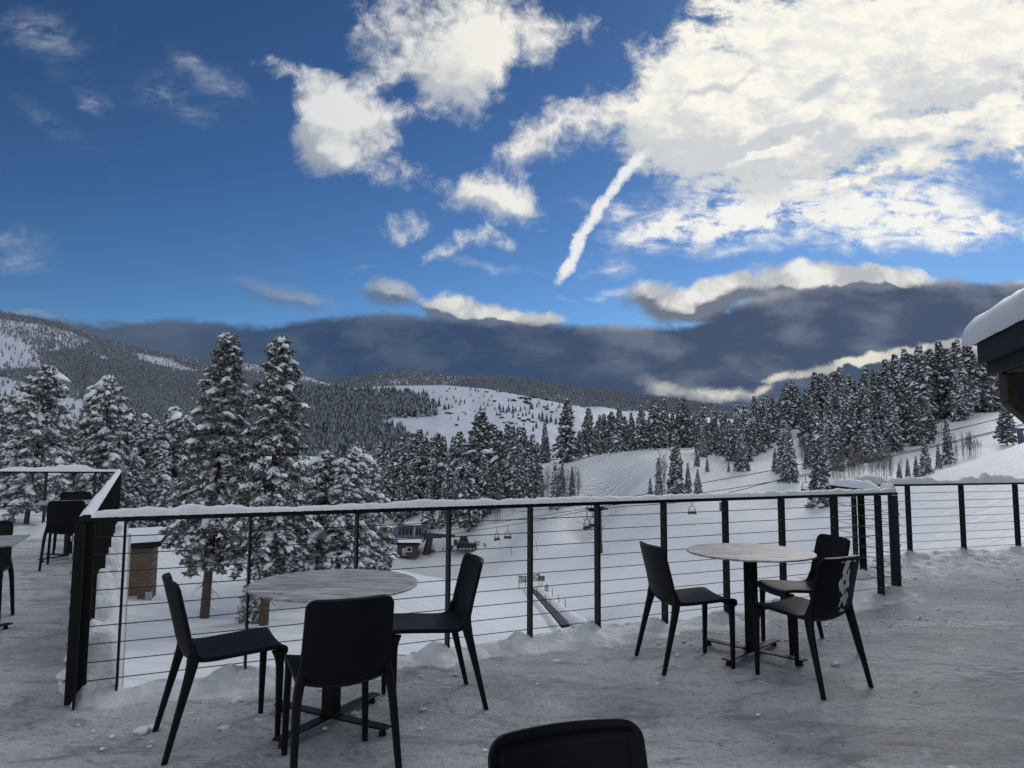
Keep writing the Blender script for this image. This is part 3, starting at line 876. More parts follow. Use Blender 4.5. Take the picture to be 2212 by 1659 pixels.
def forest(name, label, pts, heights, mat):
    mb = MB()
    rng = np.random.default_rng(5)
    which = rng.integers(0, 6, len(pts))
    for w in range(6):
        P, Hh = pts[which == w], heights[which == w]
        n = len(P)
        V, Fa = FT[w]
        a = rng.uniform(0, 6.28, n)
        c, s = np.cos(a)[:, None], np.sin(a)[:, None]
        X_ = (V[None, :, 0] * c - V[None, :, 1] * s) * Hh[:, None] * rng.uniform(.8, 1.25, (n, 1))
        Y_ = (V[None, :, 0] * s + V[None, :, 1] * c) * Hh[:, None]
        Z_ = V[None, :, 2] * Hh[:, None] - .3
        W = np.stack([X_, Y_, Z_], -1) + P[:, None]
        mb.add(W.reshape(-1, 3), (Fa[None] + (np.arange(n) * len(V))[:, None, None]).reshape(-1, 3), 0, False)
    o = mb.build(name, mat)
    tag(o, label, 'forest', kind='stuff')


def inside(x, y, poly):
    r_ = False
    j = len(poly) - 1
    for i in range(len(poly)):
        xi, yi = poly[i]
        xj, yj = poly[j]
        if (yi > y) != (yj > y) and x < (xj - xi) * (y - yi) / (yj - yi) + xi:
            r_ = not r_
        j = i
    return r_


OPEN2 = [([(-500, 700), (0, 722), (45, 734), (86, 768), (90, 802), (0, 802), (-500, 780)], .03), ([(-500, 690), (0, 690), (80, 700), (160, 720), (200, 738), (170, 750), (120, 760), (85, 765), (45, 734), (-500, 715)], .30),
         ([(-500, 800), (0, 812), (40, 822), (75, 836), (112, 850), (178, 866), (200, 885), (120, 960), (-500, 990)], .04), ([(294, 764), (312, 766), (362, 776), (404, 794), (440, 803), (395, 802), (340, 790), (300, 776)], .08),
         ([(213, 768), (235, 772), (232, 782), (216, 778)], .1), ([(533, 784), (633, 804), (727, 834), (727, 842), (640, 818), (560, 800), (450, 812), (440, 800)], .22), ([(480, 790), (640, 806), (700, 832), (560, 812)], .35),
         ([(412, 858), (420, 860), (418, 872), (410, 870)], .0)]
pts, hs = [], []
for _ in range(64000):
    px, s = random.uniform(-260, 800), random.random() ** .55
    P = h2(px, s)
    q = proj(P)
    if q[1] > 985:
        continue
    dens = 1.0
    for poly, d_ in OPEN2:
        if inside(q[0], q[1], poly):
            dens = d_
            break
    n_ = fbm(P[0] * .004, P[1] * .004, 1.0, 3)
    if random.random() < dens * min(1, max(.05, .98 + 1.1 * n_)):
        pts.append(P)
        hs.append(random.uniform(9, 16) * (1 if s < .8 else .75))
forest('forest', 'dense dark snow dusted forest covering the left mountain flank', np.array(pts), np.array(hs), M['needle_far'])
pts, hs = [], []
F1P = [(380, 1000), (450, 930), (560, 880), (640, 846), (705, 843), (740, 840), (770, 848), (820, 852), (850, 850), (885, 856), (915, 868), (941, 884), (944, 897), (915, 905), (880, 908), (850, 916), (830, 908), (815, 925), (870, 938), (880, 955), (900, 975), (900, 1000)]
for _ in range(16000):
    px, s = random.uniform(390, 960), random.random()
    P = h1(px, s)
    q = proj(P)
    hole = inside(q[0], q[1], [(668, 934), (712, 940), (735, 952), (730, 962), (690, 955)]) or inside(q[0], q[1], [(822, 906), (945, 898), (900, 945), (862, 935), (845, 925)])
    if not hole and inside(q[0], q[1], F1P) and random.random() < min(1, .75 + 1.3 * fbm(P[0] * .01, P[1] * .01, 2, 3)):
        pts.append(P)
        hs.append(random.uniform(9, 17))
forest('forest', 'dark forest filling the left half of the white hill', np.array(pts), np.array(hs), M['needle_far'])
pts, hs = [], []
for _ in range(26000):
    px, s = random.uniform(600, 1900), random.uniform(.62, 1.0)
    P = h3(px, s)
    n_ = fbm(P[0] * .0016, P[1] * .0016, 7.0, 4)
    if random.random() < min(1, max(.06, .80 + 2.2 * n_)):
        pts.append(P)
        hs.append(random.uniform(12, 22))
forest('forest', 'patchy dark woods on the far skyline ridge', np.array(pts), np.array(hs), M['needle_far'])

# small trees and shrubs scattered on the white hill, each its own
FTM = []
for k in range(6):
    V, Fa = FT[k]
    FTM.append(MB().add(V * np.array([1.15, 1.15, 1]), Fa, 0, False).mesh('far_conifer', M['needle_far']))


def h1_at(px, py):
    best = None
    for s in np.linspace(.02, 1, 120):
        P = h1(px, s)
        q = proj(P)
        if best is None or abs(q[1] - py) < best[0]:
            best = (abs(q[1] - py), P)
    return best[1]


zc = lambda x, y: (691 + x * .2344, 835 + y * .2344)
spots = [(1195, 25, 30), (1250, 28, 32), (1390, 32, 40), (1435, 45, 45), (1460, 52, 34), (1630, 52, 38), (1830, 68, 36), (1390, 85, 32), (1235, 112, 38), (1170, 128, 45), (1255, 148, 44), (1300, 148, 48), (1290, 172, 40), (1335, 158, 50), (1415, 142, 38), (1510, 98, 34), (1585, 98, 36), (1515, 166, 38), (1550, 178, 50),
         (1560, 132, 36), (1740, 138, 45), (1100, 182, 95), (1005, 130, 60), (990, 92, 62), (955, 72, 70), (1045, 62, 32), (975, 75, 40), (1480, 214, 50), (1525, 218, 42), (1615, 214, 40), (1655, 212, 70), (1690, 235, 75), (1740, 232, 80), (1720, 245, 60), (1780, 250, 90), (1805, 230, 55), (1850, 225, 60), (1665, 240, 55), (1280, 314, 52), (1345, 262, 40),
         (1150, 208, 65), (1190, 205, 65), (1220, 196, 45), (1165, 214, 50), (2020, 166, 48), (2100, 192, 50), (2140, 172, 42), (1890, 208, 44), (1945, 205, 80), (1960, 205, 60), (1870, 275, 55), (1780, 290, 50), (1830, 270, 44), (1900, 270, 55), (1960, 290, 60), (2180, 228, 36), (2000, 190, 50), (860, 150, 80), (910, 180, 95), (880, 170, 90), (740, 60, 40), (700, 50, 44), (820, 55, 52), (150, 45, 60), (100, 35, 40),
         (500, 55, 48), (560, 45, 40), (2050, 320, 110), (2090, 340, 100), (2020, 300, 70), (2130, 330, 90), (2175, 345, 80), (1995, 380, 70), (1965, 410, 60), (1880, 360, 40), (1215, 295, 26), (900, 296, 24), (1000, 445, 50), (985, 455, 36), (1630, 265, 44), (1930, 255, 52), (680, 45, 40), (620, 50, 42), (780, 42, 30), (2196, 200, 40), (2210, 190, 44)]
for i, (x, y, hh) in enumerate(spots):
    px, py = zc(x, y)
    P = h1_at(px, py)
    o = bpy.data.objects.new('far_conifer', FTM[i % 6])
    COL.objects.link(o)
    H = hh * .2344 / F * P[1]
    o.location = P - np.array([0, 0, .4])
    o.scale = (H * 1.15, H * 1.15, H)
    o.rotation_euler = (0, 0, random.uniform(0, 6))
    tag(o, {38: 'lone small conifer lowest in the open snow of the white hill', 21: 'tallest conifer at the forest edge on the white hill'}.get(i, 'small dark conifer dotted on the open white hill'), 'tree', 'conifers dotted on the white hill')


def shrub_mesh(seed):
    rng = np.random.default_rng(seed)
    mb = MB()
    n = 70
    C = rng.normal(0, 1, (n, 3)) * [.42, .42, .22] + [0, 0, .35]
    C[:, 2] = np.abs(C[:, 2])
    tufts(mb, C, rng.normal(0, 1, (n, 3)) + [0, 0, .6], np.full(n, .42), 3, rng, .3)
    return mb.mesh('shrub', M['shrub'])


SHM = [shrub_mesh(s) for s in (2, 4, 6)]
for i, (x, y, w) in enumerate([(1170, 248, 40), (1205, 250, 45), (1265, 356, 40), (1175, 42, 24), (1535, 52, 34), (1665, 50, 26), (1610, 138, 40), (1780, 132, 45), (1800, 134, 30), (1850, 112, 50), (1880, 110, 40), (1930, 118, 50), (1970, 78, 40), (1990, 76, 34), (2050, 102, 28), (2090, 120, 44), (2070, 192, 40), (2090, 214, 46), (2135, 242, 40),
                              (1910, 58, 26), (1900, 148, 60), (1680, 290, 40), (1700, 338, 34), (1770, 345, 46), (1660, 264, 40), (1880, 322, 50), (1840, 298, 40), (1500, 212, 28), (1430, 230, 22), (1385, 215, 20), (1325, 240, 24), (915, 68, 22), (1920, 310, 50), (1960, 330, 46), (1740, 330, 30), (1810, 345, 26), (1120, 95, 18), (1470, 106, 18), (1590, 175, 20), (1920, 160, 50), (1755, 60, 24), (1900, 120, 40)]):
    px, py = zc(x, y)
    P = h1_at(px, py)
    o = bpy.data.objects.new('shrub', SHM[i % 3])
    COL.objects.link(o)
    W = w * .2344 / F * P[1]
    o.location = P - np.array([0, 0, .2])
    o.scale = (W * .62, W * .5, W * .40)
    o.rotation_euler = (0, 0, random.uniform(0, 6))
    tag(o, {2: 'lowest lone shrub in the bare snow of the white hill', 0: 'wide dark shrub left of the lone conifer on the white hill'}.get(i, 'low dark shrub on the white hill'), 'shrub', 'shrubs on the white hill')

# ------------------------------------------------------------------ deck, railings and snow banks
RT = 1.06      # handrail top
LC = at_z(185, 1119, RT)[:2]
RC = at_z(1930, 1063.5, RT)[:2]
FL = at_z(257, 1019, RT)[:2]
FR = at_z(1799, 1048, RT)[:2]
ER_ = at_z(2212, 1042, RT)[:2]
u_f = (RC - LC) / np.linalg.norm(RC - LC)
u_l = (FL - LC) / np.linalg.norm(FL - LC)
FLL = FL + (-u_f * 3.4)
FLL = np.array([FLL[0], FLL[1]])
WL = at_z(-200, 1017.5, RT)[:2]
FLL = FL + (WL - FL) / np.linalg.norm(WL - FL) * 3.6
u_r = (ER_ - FR) / np.linalg.norm(ER_ - FR)
ER = FR + u_r * 8.0


def out_n(u, sgn):
    return np.array([-u[1], u[0]]) * sgn


nf = out_n(u_f, 1)       # outward of the front rail (away from camera)
nl = -out_n(u_l, 1)      # outward (towards the notch) of the left side rail
nr = out_n(u_r, 1)
deck_poly = [tuple(FLL + nf * .4 + np.array([-3, -1.5])), tuple(FL + u_l * .35 + nl * .235), tuple(LC + nf * .22 + nl * .235), tuple(RC + nf * .22 - np.array([.0, 0])), tuple(FR + nr * .25 - u_r * .12), tuple(ER + nr * .25), (11.5, -4.0), (-14.0, -4.0)]
slab = MB().prism(deck_poly, -.45, -.035).build('deck', M['mound'])
tag(slab, 'raised concrete terrace slab carrying the tables and chairs', 'terrace', kind='structure')
gx, gy = np.meshgrid(np.arange(-12.5, 9.5, .075), np.arange(.6, 15, .075))
keep = np.zeros(gx.shape, bool)
for i in range(gx.shape[0]):
    for j in range(gx.shape[1]):
        keep[i, j] = inside(gx[i, j], gy[i, j], deck_poly)
hz = np.zeros(gx.shape)
for i in range(gx.shape[0]):
    for j in range(gx.shape[1]):
        if keep[i, j]:
            x, y = gx[i, j], gy[i, j]
            hz[i, j] = .020 * fbm(x * .9, y * 1.5, 0, 4) + .016 * fbm(x * 3, y * 5, 5, 4) - .004
idx = np.arange(gx.size).reshape(gx.shape)
fk = keep[:-1, :-1] & keep[1:, :-1] & keep[:-1, 1:] & keep[1:, 1:]
Fq = np.stack([idx[:-1, :-1][fk], idx[:-1, 1:][fk], idx[1:, 1:][fk], idx[1:, :-1][fk]], -1)
usedv = np.unique(Fq)
remap = -np.ones(gx.size, int)
remap[usedv] = np.arange(len(usedv))
VV = np.stack([gx.ravel(), gy.ravel(), hz.ravel()], -1)[usedv]
dk = MB().add(VV, remap[Fq], 0, True).build('packed_snow', M['deck'])
tag(dk, 'grey packed and scraped snow covering the terrace floor', 'packed snow', kind='structure')
nearstrip = MB().prism([(-14, -4), (11.5, -4), (11.5, .66), (-14, .66)], -.033, -.004).build('packed_snow', M['deck'])
tag(nearstrip, 'grey packed snow on the terrace close to the viewer', 'packed snow', kind='structure')


def rail_t(A, u, px):
    """distance along the rail line where it is seen in picture column px"""
    lo, hi = -1.0, 14.0
    f = lambda s: proj((A[0] + u[0] * s, A[1] + u[1] * s, .6))[0] - px
    a, b_ = f(lo), f(hi)
    for _ in range(50):
        mid = (lo + hi) / 2
        if (f(mid) > 0) == (b_ > 0):
            hi = mid
        else:
            lo = mid
    return (lo + hi) / 2


def ax3(u):
    return [[u[0], u[1], 0], [-u[1], u[0], 0], [0, 0, 1]]


def snow_cap(A, u, L, seed, w=.036, hgt=.040, lumps=(), parent=None, s0=0.0):
    n = max(int(L / .022), 4)
    prof = np.linspace(-1, 1, 9)
    V = np.zeros((n + 1, 9, 3))
    for i in range(n + 1):
        s = s0 + (L - s0) * i / n
        k = 1 + 1.1 * fbm(s * 1.1, seed, 0, 2) + .75 * fbm(s * 8, seed, 2, 3)
        k = max(k, .35)
        ww = 1.0
        for c_, lw, lh in lumps:
            q = abs(s - c_) / lw
            if q < 1:
                g = min(1, (1 - q) * 3.0)
                k += lh / hgt * g * (.8 + .4 * fbm(s * 14, seed, 5, 2))
                ww = max(ww, 1 + .5 * g)
        if i in (0, n):
            k *= .3
        for j, p in enumerate(prof):
            z = hgt * k * (1 - abs(p) ** 2.6) + .003
            dz = .0035 * mnoise.noise((s * 40, p * 3, seed))
            off = p * w * ww + .006 * mnoise.noise((s * 12, seed, 9.0))
            V[i, j] = (A[0] + u[0] * s - u[1] * off, A[1] + u[1] * s + u[0] * off, RT + max(z + dz, .001))
    MB().grid(V).build('snow_cap', M['snow_rail'], parent)


def railing(name, label, A, B, ts, seed, widths=None, lumps=(), ncable=9, plate=.075, cap=True, trim0=0.0, base=0.0):
    L = float(np.linalg.norm(B - A))
    u = (B - A) / L
    root = empty(name, (0, 0, 0))
    tag(root, label, 'railing')
    X = ax3(u)
    c = (A + B) / 2
    MB().box((c[0], c[1], RT - .0125), (L + .06, .058, .025), X, bev=.004).build('handrail', M['metal'], root)
    zc_ = [RT - .115 - .103 * k for k in range(ncable)]
    for k, s in enumerate(ts):
        p = A + u * s
        mb = MB()
        wd = plate if widths is None else widths[k]
        mb.box((p[0], p[1], (RT - .026 + base) / 2), (.013, wd, RT - .026 - base), X, 0)
        for z in zc_:
            mb.box((p[0] - u[0] * 0, p[1] - u[1] * 0, z), (.021, .010, .010), X, 1)
        mb.build('post', [M['metal'], M['bolt']], root)
    for z in zc_:
        n = max(int(L * 3), 4)
        q = np.linspace(0, L, n)
        P = np.c_[A[0] + u[0] * q, A[1] + u[1] * q, np.full(n, z)]
        MB().tube(P, .0033, 5).build('cable', M['cable'], root)
    if cap:
        snow_cap(A, u, L, seed, lumps=lumps, parent=root, s0=trim0)
    return root, L, u


tf = [rail_t(LC, u_f, x) for x in (263, 536, 768, 968, 1145, 1290.5, 1434.5, 1568, 1690, 1803, 1899)]
Lf = float(np.linalg.norm(RC - LC))
railing('cable_railing', 'long front cable railing with a snow capped handrail behind both round tables', LC, RC, tf, 1.0, trim0=.03)
Ll = float(np.linalg.norm(FL - LC))
tl_ = [.10 + k * (Ll - .12) / 10 for k in range(11)]
railing('cable_railing', 'left side railing running away from the corner, its black posts overlapping like a wall', LC, FL, tl_, 2.0, plate=.085, trim0=.06)
Lw = float(np.linalg.norm(FLL - FL))
uw = (FLL - FL) / Lw
tw = [rail_t(FL, uw, x) for x in (203, 97)] + [3.0]
lump_w = [(rail_t(FL, uw, 150), .34, .085), (rail_t(FL, uw, 60), .45, .045)]
railing('cable_railing', 'far left cable railing with a big snow slab lying on its handrail', FL, FLL, tw, 3.0, lumps=lump_w)
Ls = float(np.linalg.norm(FR - RC))
us = (FR - RC) / Ls
railing('cable_railing', 'short return railing linking the front railing to the right one, thick snow on top', RC, FR, [Ls * .5, Ls - .03], 4.0, lumps=[(Ls * .6, Ls * .38, .055), (.12, .12, .06)])
tr_ = [rail_t(FR, u_r, x) for x in (1846, 1963, 2079, 2196, 2312)]
railing('cable_railing', 'right cable railing with separate snow lumps on its handrail, before the groomed slope', FR, ER, [.02] + tr_, 5.0,
        lumps=[(rail_t(FR, u_r, 1880), .30, .075), (rail_t(FR, u_r, 1990), .28, .055), (rail_t(FR, u_r, 2108), .30, .06), (rail_t(FR, u_r, 2160), .36, .075), (rail_t(FR, u_r, 1945), .2, .04), (rail_t(FR, u_r, 2230), .3, .03)])


def corner_post(A, ua, ub, wa, wb, label, fit):
    root = empty('corner_post', (A[0], A[1], 0))
    tag(root, label, 'post')
    mb = MB()
    h = RT - .03
    mb.box((0, 0, h / 2 + .0), (wa, .014, h), ax3(ua), 0)
    p2 = np.array(ub) * (wb / 2 + .012)
    mb.box((p2[0], p2[1], h / 2), (wb, .014, h - .004), ax3(ub), 0)
    mb.build('post_plates', M['metal'], root)
    for k in range(9):
        fb = MB()
        z = RT - .115 - .103 * k
        q = fit
        fb.tube([(q[0], q[1], z), (q[0] * 1.0 + q[2] * .014, q[1] + q[3] * .014, z)], .010, 8)
        fb.tube([(q[0] + q[2] * .012, q[1] + q[3] * .012, z), (q[0] + q[2] * .014, q[1] + q[3] * .014, z - .022)], .0028, 5)
        fb.build('cable_fitting', M['bolt'], root)


corner_post(LC, u_f, -u_f * .0 + (-u_l), .105, .10, 'broad black corner post where front and left side railings meet', (-.075, .018, -.35, -.94))
corner_post(RC, u_f, us, .11, .10, 'broad black corner post where the front railing ends on the right', (.03, -.02, -.2, -.98))


def bank(name, label, A, B, w_in, w_out, h, n_in, peaks, seed, step_=.03, wall=False):
    L = float(np.linalg.norm(B - A))
    u = (B - A) / L
    n = int(L / step_)
    s_ = np.linspace(-w_out, w_in, 26)
    V = np.zeros((n + 1, 26, 3))
    for i in range(n + 1):
        s = L * i / n
        hh = h * (1 + .9 * fbm(s * .9, seed, 0, 2) + .5 * fbm(s * 4, seed, 3, 3))
        wi = w_in * (1 + .5 * fbm(s * 1.6, seed, 7, 3))
        ef = (min(1, s / .30) * min(1, (L - s) / .30)) ** .6
        hh *= ef
        wi *= .3 + .7 * ef
        pk = 0
        for p_ in peaks:
            pk = max(pk, max(0, 1 - abs(s - p_) / .16))
        for j, o_ in enumerate(s_):
            f = (o_ + w_out) / (w_in + w_out)
            off = o_ if o_ < 0 else o_ * wi / w_in
            if off < 0:
                q = 1 - (abs(off) / w_out) ** (6 if wall else 2)
            else:
                q = (1 - (off / max(wi, .02)) ** 1.15)
            q = max(q, 0)
            z = hh * q ** .8 + .08 * pk * math.exp(-(off / .07) ** 2) + .030 * min(1, q * 2) * mnoise.noise((s * 5, off * 9, seed)) + .020 * min(1, q * 2) * mnoise.noise((s * 13, off * 17, seed)) + .009 * min(1, q * 3) * mnoise.noise((s * 33, off * 40, seed))
            x = A + u * s + n_in * off
            V[i, j] = (x[0], x[1], (z if q > 0 else 0) * (ef if ef < 1 else 1) - .045)
    o = MB().grid(V).build(name, M['snow_bank'])
    tag(o, label, 'snow', kind='stuff')


bank('snow_bank', 'ridge of shovelled snow along the foot of the front railing', LC + u_f * -.10, RC + u_f * .1, .34, .22, .085, -nf, tf, 11.3)
bank('snow_bank', 'tall drift of snow along the outside of the left side railing', LC + u_l * -.12 + nl * .04, FL, .10, .20, .33, -nl, tl_, 17.1, wall=True)
bank('snow_bank', 'thin snow ridge along the inside of the left side railing', LC + u_l * .12 - nl * .03, FL, .15, .05, .085, -nl, tl_, 19.1)
bank('snow_bank', 'snow piled along the foot of the far left railing', FL, FLL, .5, .3, .20, -out_n(uw, -1), tw, 23.1)
bank('snow_bank', 'snow heaped under the short return railing', RC - us * .35, FR, .30, .50, .15, np.array([us[1], -us[0]]), [Ls * .5 + .35], 29.1)
bank('snow_bank', 'broken ridge of shovelled snow along the foot of the right railing', FR, ER, .62, .3, .19, -nr, tr_, 31.1)


# crumbs of snow on the terrace
mb = MB()
rng = np.random.default_rng(3)
n = 520
Vb, Fb = ICO1
k = 0
while k < n:
    if k < 190:
        s = rng.uniform(0, Lf)
        p = LC + u_f * s - nf * rng.uniform(.3, .95)
    elif k < 260:
        s = rng.uniform(0, 6)
        p = FR + u_r * s - nr * rng.uniform(.5, 1.3)
    else:
        p = np.array([rng.uniform(-5, 6), rng.uniform(1.6, 8)])
    k += 1
    if not inside(p[0], p[1], deck_poly):
        continue
    r_ = .005 + .010 * rng.random() ** 3 + (.014 if rng.random() < .025 else 0)
    V = Vb * (1 + .3 * rng.standard_normal((len(Vb), 1))) * r_ * np.array([1.4, 1, .6]) + np.array([p[0], p[1], r_ * .3])
    mb.add(V, Fb, 0, True)
o = mb.build('snow_crumbs', M['snow_rail'])
tag(o, 'loose crumbs of snow scattered over the packed terrace', 'snow', kind='stuff')


# ------------------------------------------------------------------ chairs
def catmull(P, n):
    P = np.array(P, float)
    Q = np.vstack([2 * P[0] - P[1], P, 2 * P[-1] - P[-2]])
    out = []
    for i in range(len(P) - 1):
        for t_ in np.linspace(0, 1, n, endpoint=False):
            a, b_, c_, d_ = Q[i], Q[i + 1], Q[i + 2], Q[i + 3]
            out.append(.5 * ((2 * b_) + (-a + c_) * t_ + (2 * a - 5 * b_ + 4 * c_ - d_) * t_ ** 2 + (-a + 3 * b_ - 3 * c_ + d_) * t_ ** 3))
    out.append(P[-1])
    return np.array(out)


def shell(path, half, yc, zdip, thick, nu=31, corner=0.0, inset=None):
    """sheet following a side profile; half width, cross curvature and dip per station; returns closed thick grid"""
    n = len(path)
    u = np.linspace(-1, 1, nu)
    T = np.gradient(path, axis=0)
    T /= np.linalg.norm(T, axis=1)[:, None]
    Nn = np.c_[-T[:, 1], T[:, 0]]        # towards the sitter / up
    d_end = np.r_[np.cumsum(np.linalg.norm(np.diff(path[::-1], axis=0), axis=1))[::-1], 0]
    top, bot = np.zeros((n, nu, 3)), np.zeros((n, nu, 3))
    for i in range(n):
        w = half[i]
        if corner > 0 and d_end[i] < corner:
            w = w - corner + math.sqrt(max(corner ** 2 - (corner - d_end[i]) ** 2, 0))
        for j, uu in enumerate(u):
            sx = np.sign(uu) * abs(uu) ** .9 * w
            k = 1 - (sx / half[i]) ** 2
            c = path[i] + np.array([-yc[i] * k, -zdip[i] * k])
            top[i, j] = (sx, c[0] + Nn[i, 0] * thick / 2, c[1] + Nn[i, 1] * thick / 2)
            th = thick
            if inset is not None:
                m_ = min((w - abs(sx)), d_end[i])
                th = thick - (.006 if m_ > inset else 0) - (.006 if abs(m_ - inset) < .006 else 0)
            bot[i, j] = (sx, c[0] - Nn[i, 0] * (th - thick / 2), c[1] - Nn[i, 1] * (th - thick / 2))
    mb = MB()
    mb.grid(top[:, ::-1])
    mb.grid(bot)
    mb.grid(np.stack([top[:, 0], bot[:, 0]], 1)[:, ::-1], smooth=False)
    mb.grid(np.stack([top[:, -1], bot[:, -1]], 1), smooth=False)
    mb.grid(np.stack([top[-1], bot[-1]], 1)[:, ::-1], smooth=False)
    mb.grid(np.stack([top[0], bot[0]], 1), smooth=False)
    return mb, bot


seat_path = catmull([(.232, .418), (.240, .440), (.224, .457), (.15, .458), (.0, .449), (-.11, .443), (-.165, .449), (-.196, .472)], 5)
back_path = catmull([(-.196, .472), (-.214, .515), (-.233, .60), (-.258, .70), (-.283, .80), (-.289, .822)], 9)
ns_, nb_ = len(seat_path), len(back_path)
ts_ = np.linspace(0, 1, ns_)
tb_ = np.linspace(0, 1, nb_)
seat_mb, _ = shell(seat_path, np.interp(ts_, [0, .3, .7, 1], [.204, .207, .206, .206]), np.interp(ts_, [0, .8, 1], [0, .0, .022]), np.interp(ts_, [0, .2, .6, .85, 1], [.014, .018, .022, .034, .030]), .022)
back_mb, back_rear = shell(back_path, np.interp(tb_, [0, .15, .5, 1], [.206, .203, .198, .193]), np.interp(tb_, [0, .3, 1], [.022, .034, .038]), np.interp(tb_, [0, .1, .3, 1], [.030, .022, .006, .0]), .020, nu=41, corner=.045, inset=.026)
SEAT_ME, BACK_ME = seat_mb.mesh('seat', M['chair']), back_mb.mesh('backrest', M['chair'])


def leg_mesh(path, sizes):
    mb = MB()
    P = catmull(path, 5)
    S = np.array([[np.interp(k, np.linspace(0, 1, len(sizes)), [s[q] for s in sizes]) for q in (0, 1)] for k in np.linspace(0, 1, len(P))])
    ang = np.array([-60, -30, 30, 60, 120, 150, 210, 240]) * math.pi / 180
    base = np.c_[np.sign(np.cos(ang)) * np.where(abs(np.cos(ang)) > .6, 1, .62), np.sign(np.sin(ang)) * np.where(abs(np.sin(ang)) > .6, 1, .62)]
    V = np.zeros((len(P), 8, 3))
    for i in range(len(P)):
        V[i, :, 0] = P[i, 0] + base[:, 0] * S[i, 0] / 2
        V[i, :, 1] = P[i, 1] + base[:, 1] * S[i, 1] / 2
        V[i, :, 2] = P[i, 2]
    mb.grid(V, closed=True, smooth=False)
    mb.add(V[0], [list(range(7, -1, -1))], 0, False)
    mb.add(V[-1], [list(range(8))], 0, False)
    return mb.mesh('leg', M['chair'])


LEGS = []
for s in (-1, 1):
    LEGS.append(leg_mesh([(s * .197, .212, 0), (s * .194, .214, .2), (s * .189, .214, .37), (s * .181, .206, .434)], [(.027, .024), (.030, .031), (.032, .038), (.050, .062)]))
    LEGS.append(leg_mesh([(s * .230, -.312, 0), (s * .221, -.262, .2), (s * .212, -.222, .36), (s * .198, -.203, .45), (s * .188, -.212, .53)], [(.027, .026), (.031, .033), (.035, .044), (.040, .054), (.022, .026)]))
N_CHAIR = [0]


def chair(center, facing, label, group='black moulded chairs on the terrace', scale=1.0):
    """center = middle of the four feet"""
    f = np.array(facing, float)[:2]
    f /= np.linalg.norm(f)
    rz = math.atan2(-f[0], f[1])
    # the middle of the feet sits at local y = -.05
    o = empty('chair', (center[0] + f[0] * .05, center[1] + f[1] * .05, .0), rz)
    tag(o, label, 'chair', group)
    for nme, me in [('seat', SEAT_ME), ('backrest', BACK_ME)] + [('leg', l_) for l_ in LEGS]:
        c = bpy.data.objects.new(nme, me)
        COL.objects.link(c)
        c.parent = o
    return o


def feet(rf):
    P = np.array([at_z(x, y, 0)[:2] for x, y in rf])
    return P.mean(0), (P[2] + P[3] - P[0] - P[1]) / 2


c1, f1 = feet([(340, 1580), (375, 1645), (593, 1598), (547, 1545)])
chair(c1, f1, 'black chair on the left side of the nearer round table, turned towards it')
c3, f3 = feet([(998, 1480), (1040, 1530), (865, 1545), (834, 1500)])
chair(c3, f3, 'black chair on the right side of the nearer round table, seen in profile')
c4, f4 = feet([(1379, 1418), (1447, 1455), (1579, 1444), (1511, 1411)])
chair(c4, f4, 'black chair left of the farther round table, its back leaning left')
c6, f6 = feet([(1767, 1508), (1875, 1482), (1733, 1440), (1641, 1461)])
ch6 = chair(c6, f6, 'black chair with a streak of snow stuck to the back of its backrest')
a, b_ = at_z(612, 1630, 0)[:2], at_z(790, 1600, 0)[:2]
w = (b_ - a) / np.linalg.norm(b_ - a)
f2 = np.array([-w[1], w[0]])
chair((a + b_) / 2 - f2 * .26, f2, 'black chair seen square from behind, in front of the nearer round table')
a, b_ = at_z(1656, 1384, 0)[:2], at_z(1768, 1379, 0)[:2]
f5 = (a - b_) / np.linalg.norm(a - b_)
n5 = np.array([-f5[1], f5[0]])
if n5[1] > 0:
    n5 = -n5
chair((a + b_) / 2 + n5 * .22, f5, 'black chair behind the snow streaked one, on the railing side of the farther table')
bk = at_z(1220, 1570, .822)[:2]
f7 = np.array([.33, -.944])
chair(bk + f7 * .25, f7, 'black chair closest to the viewer, only the top of its backrest showing')

# snow streak on the back of one chair
rear = back_rear
gi, gj = 60, 40
mb = MB()
Vp = np.zeros((gi, gj, 3))
ok = np.zeros((gi, gj), bool)
for i in range(gi):
    for j in range(gj):
        a_, b2 = i / (gi - 1), j / (gj - 1)
        ti = (.06 + .90 * a_) * (rear.shape[0] - 1)
        uj = (.38 + .44 * b2) * (rear.shape[1] - 1)
        i0, j0 = int(ti), int(uj)
        i1, j1 = min(i0 + 1, rear.shape[0] - 1), min(j0 + 1, rear.shape[1] - 1)
        fa, fb2 = ti - i0, uj - j0
        p = (rear[i0, j0] * (1 - fa) + rear[i1, j0] * fa) * (1 - fb2) + (rear[i0, j1] * (1 - fa) + rear[i1, j1] * fa) * fb2
        cen = .5 + .10 * math.sin(a_ * 5 + .5) - .12 * (a_ - .5)
        wd = .30 + .30 * math.sin(min(1, a_ * 1.25) * math.pi * .62) + .16 * mnoise.noise((a_ * 7, b2 * 2, 4.0))
        dd = abs(b2 - cen) / max(wd, .03) + .75 * mnoise.noise((a_ * 11, b2 * 7, 1.5)) + (.6 if mnoise.noise((a_ * 5, b2 * 5, 8.3)) > .5 else 0)
        ok[i, j] = dd < .95
        Vp[i, j] = p + np.array([0, -1, .1]) * (.002 + .016 * max(0, 1 - dd) ** .6 + .003 * mnoise.noise((a_ * 30, b2 * 20, 3)))
ids = np.arange(gi * gj).reshape(gi, gj)
kk = ok[:-1, :-1] & ok[1:, :-1] & ok[:-1, 1:] & ok[1:, 1:]
mb.add(Vp.reshape(-1, 3), np.stack([ids[:-1, :-1][kk], ids[1:, :-1][kk], ids[1:, 1:][kk], ids[:-1, 1:][kk]], -1), 0, True)
o = mb.build('snow_streak', M['snow_bank'], ch6)


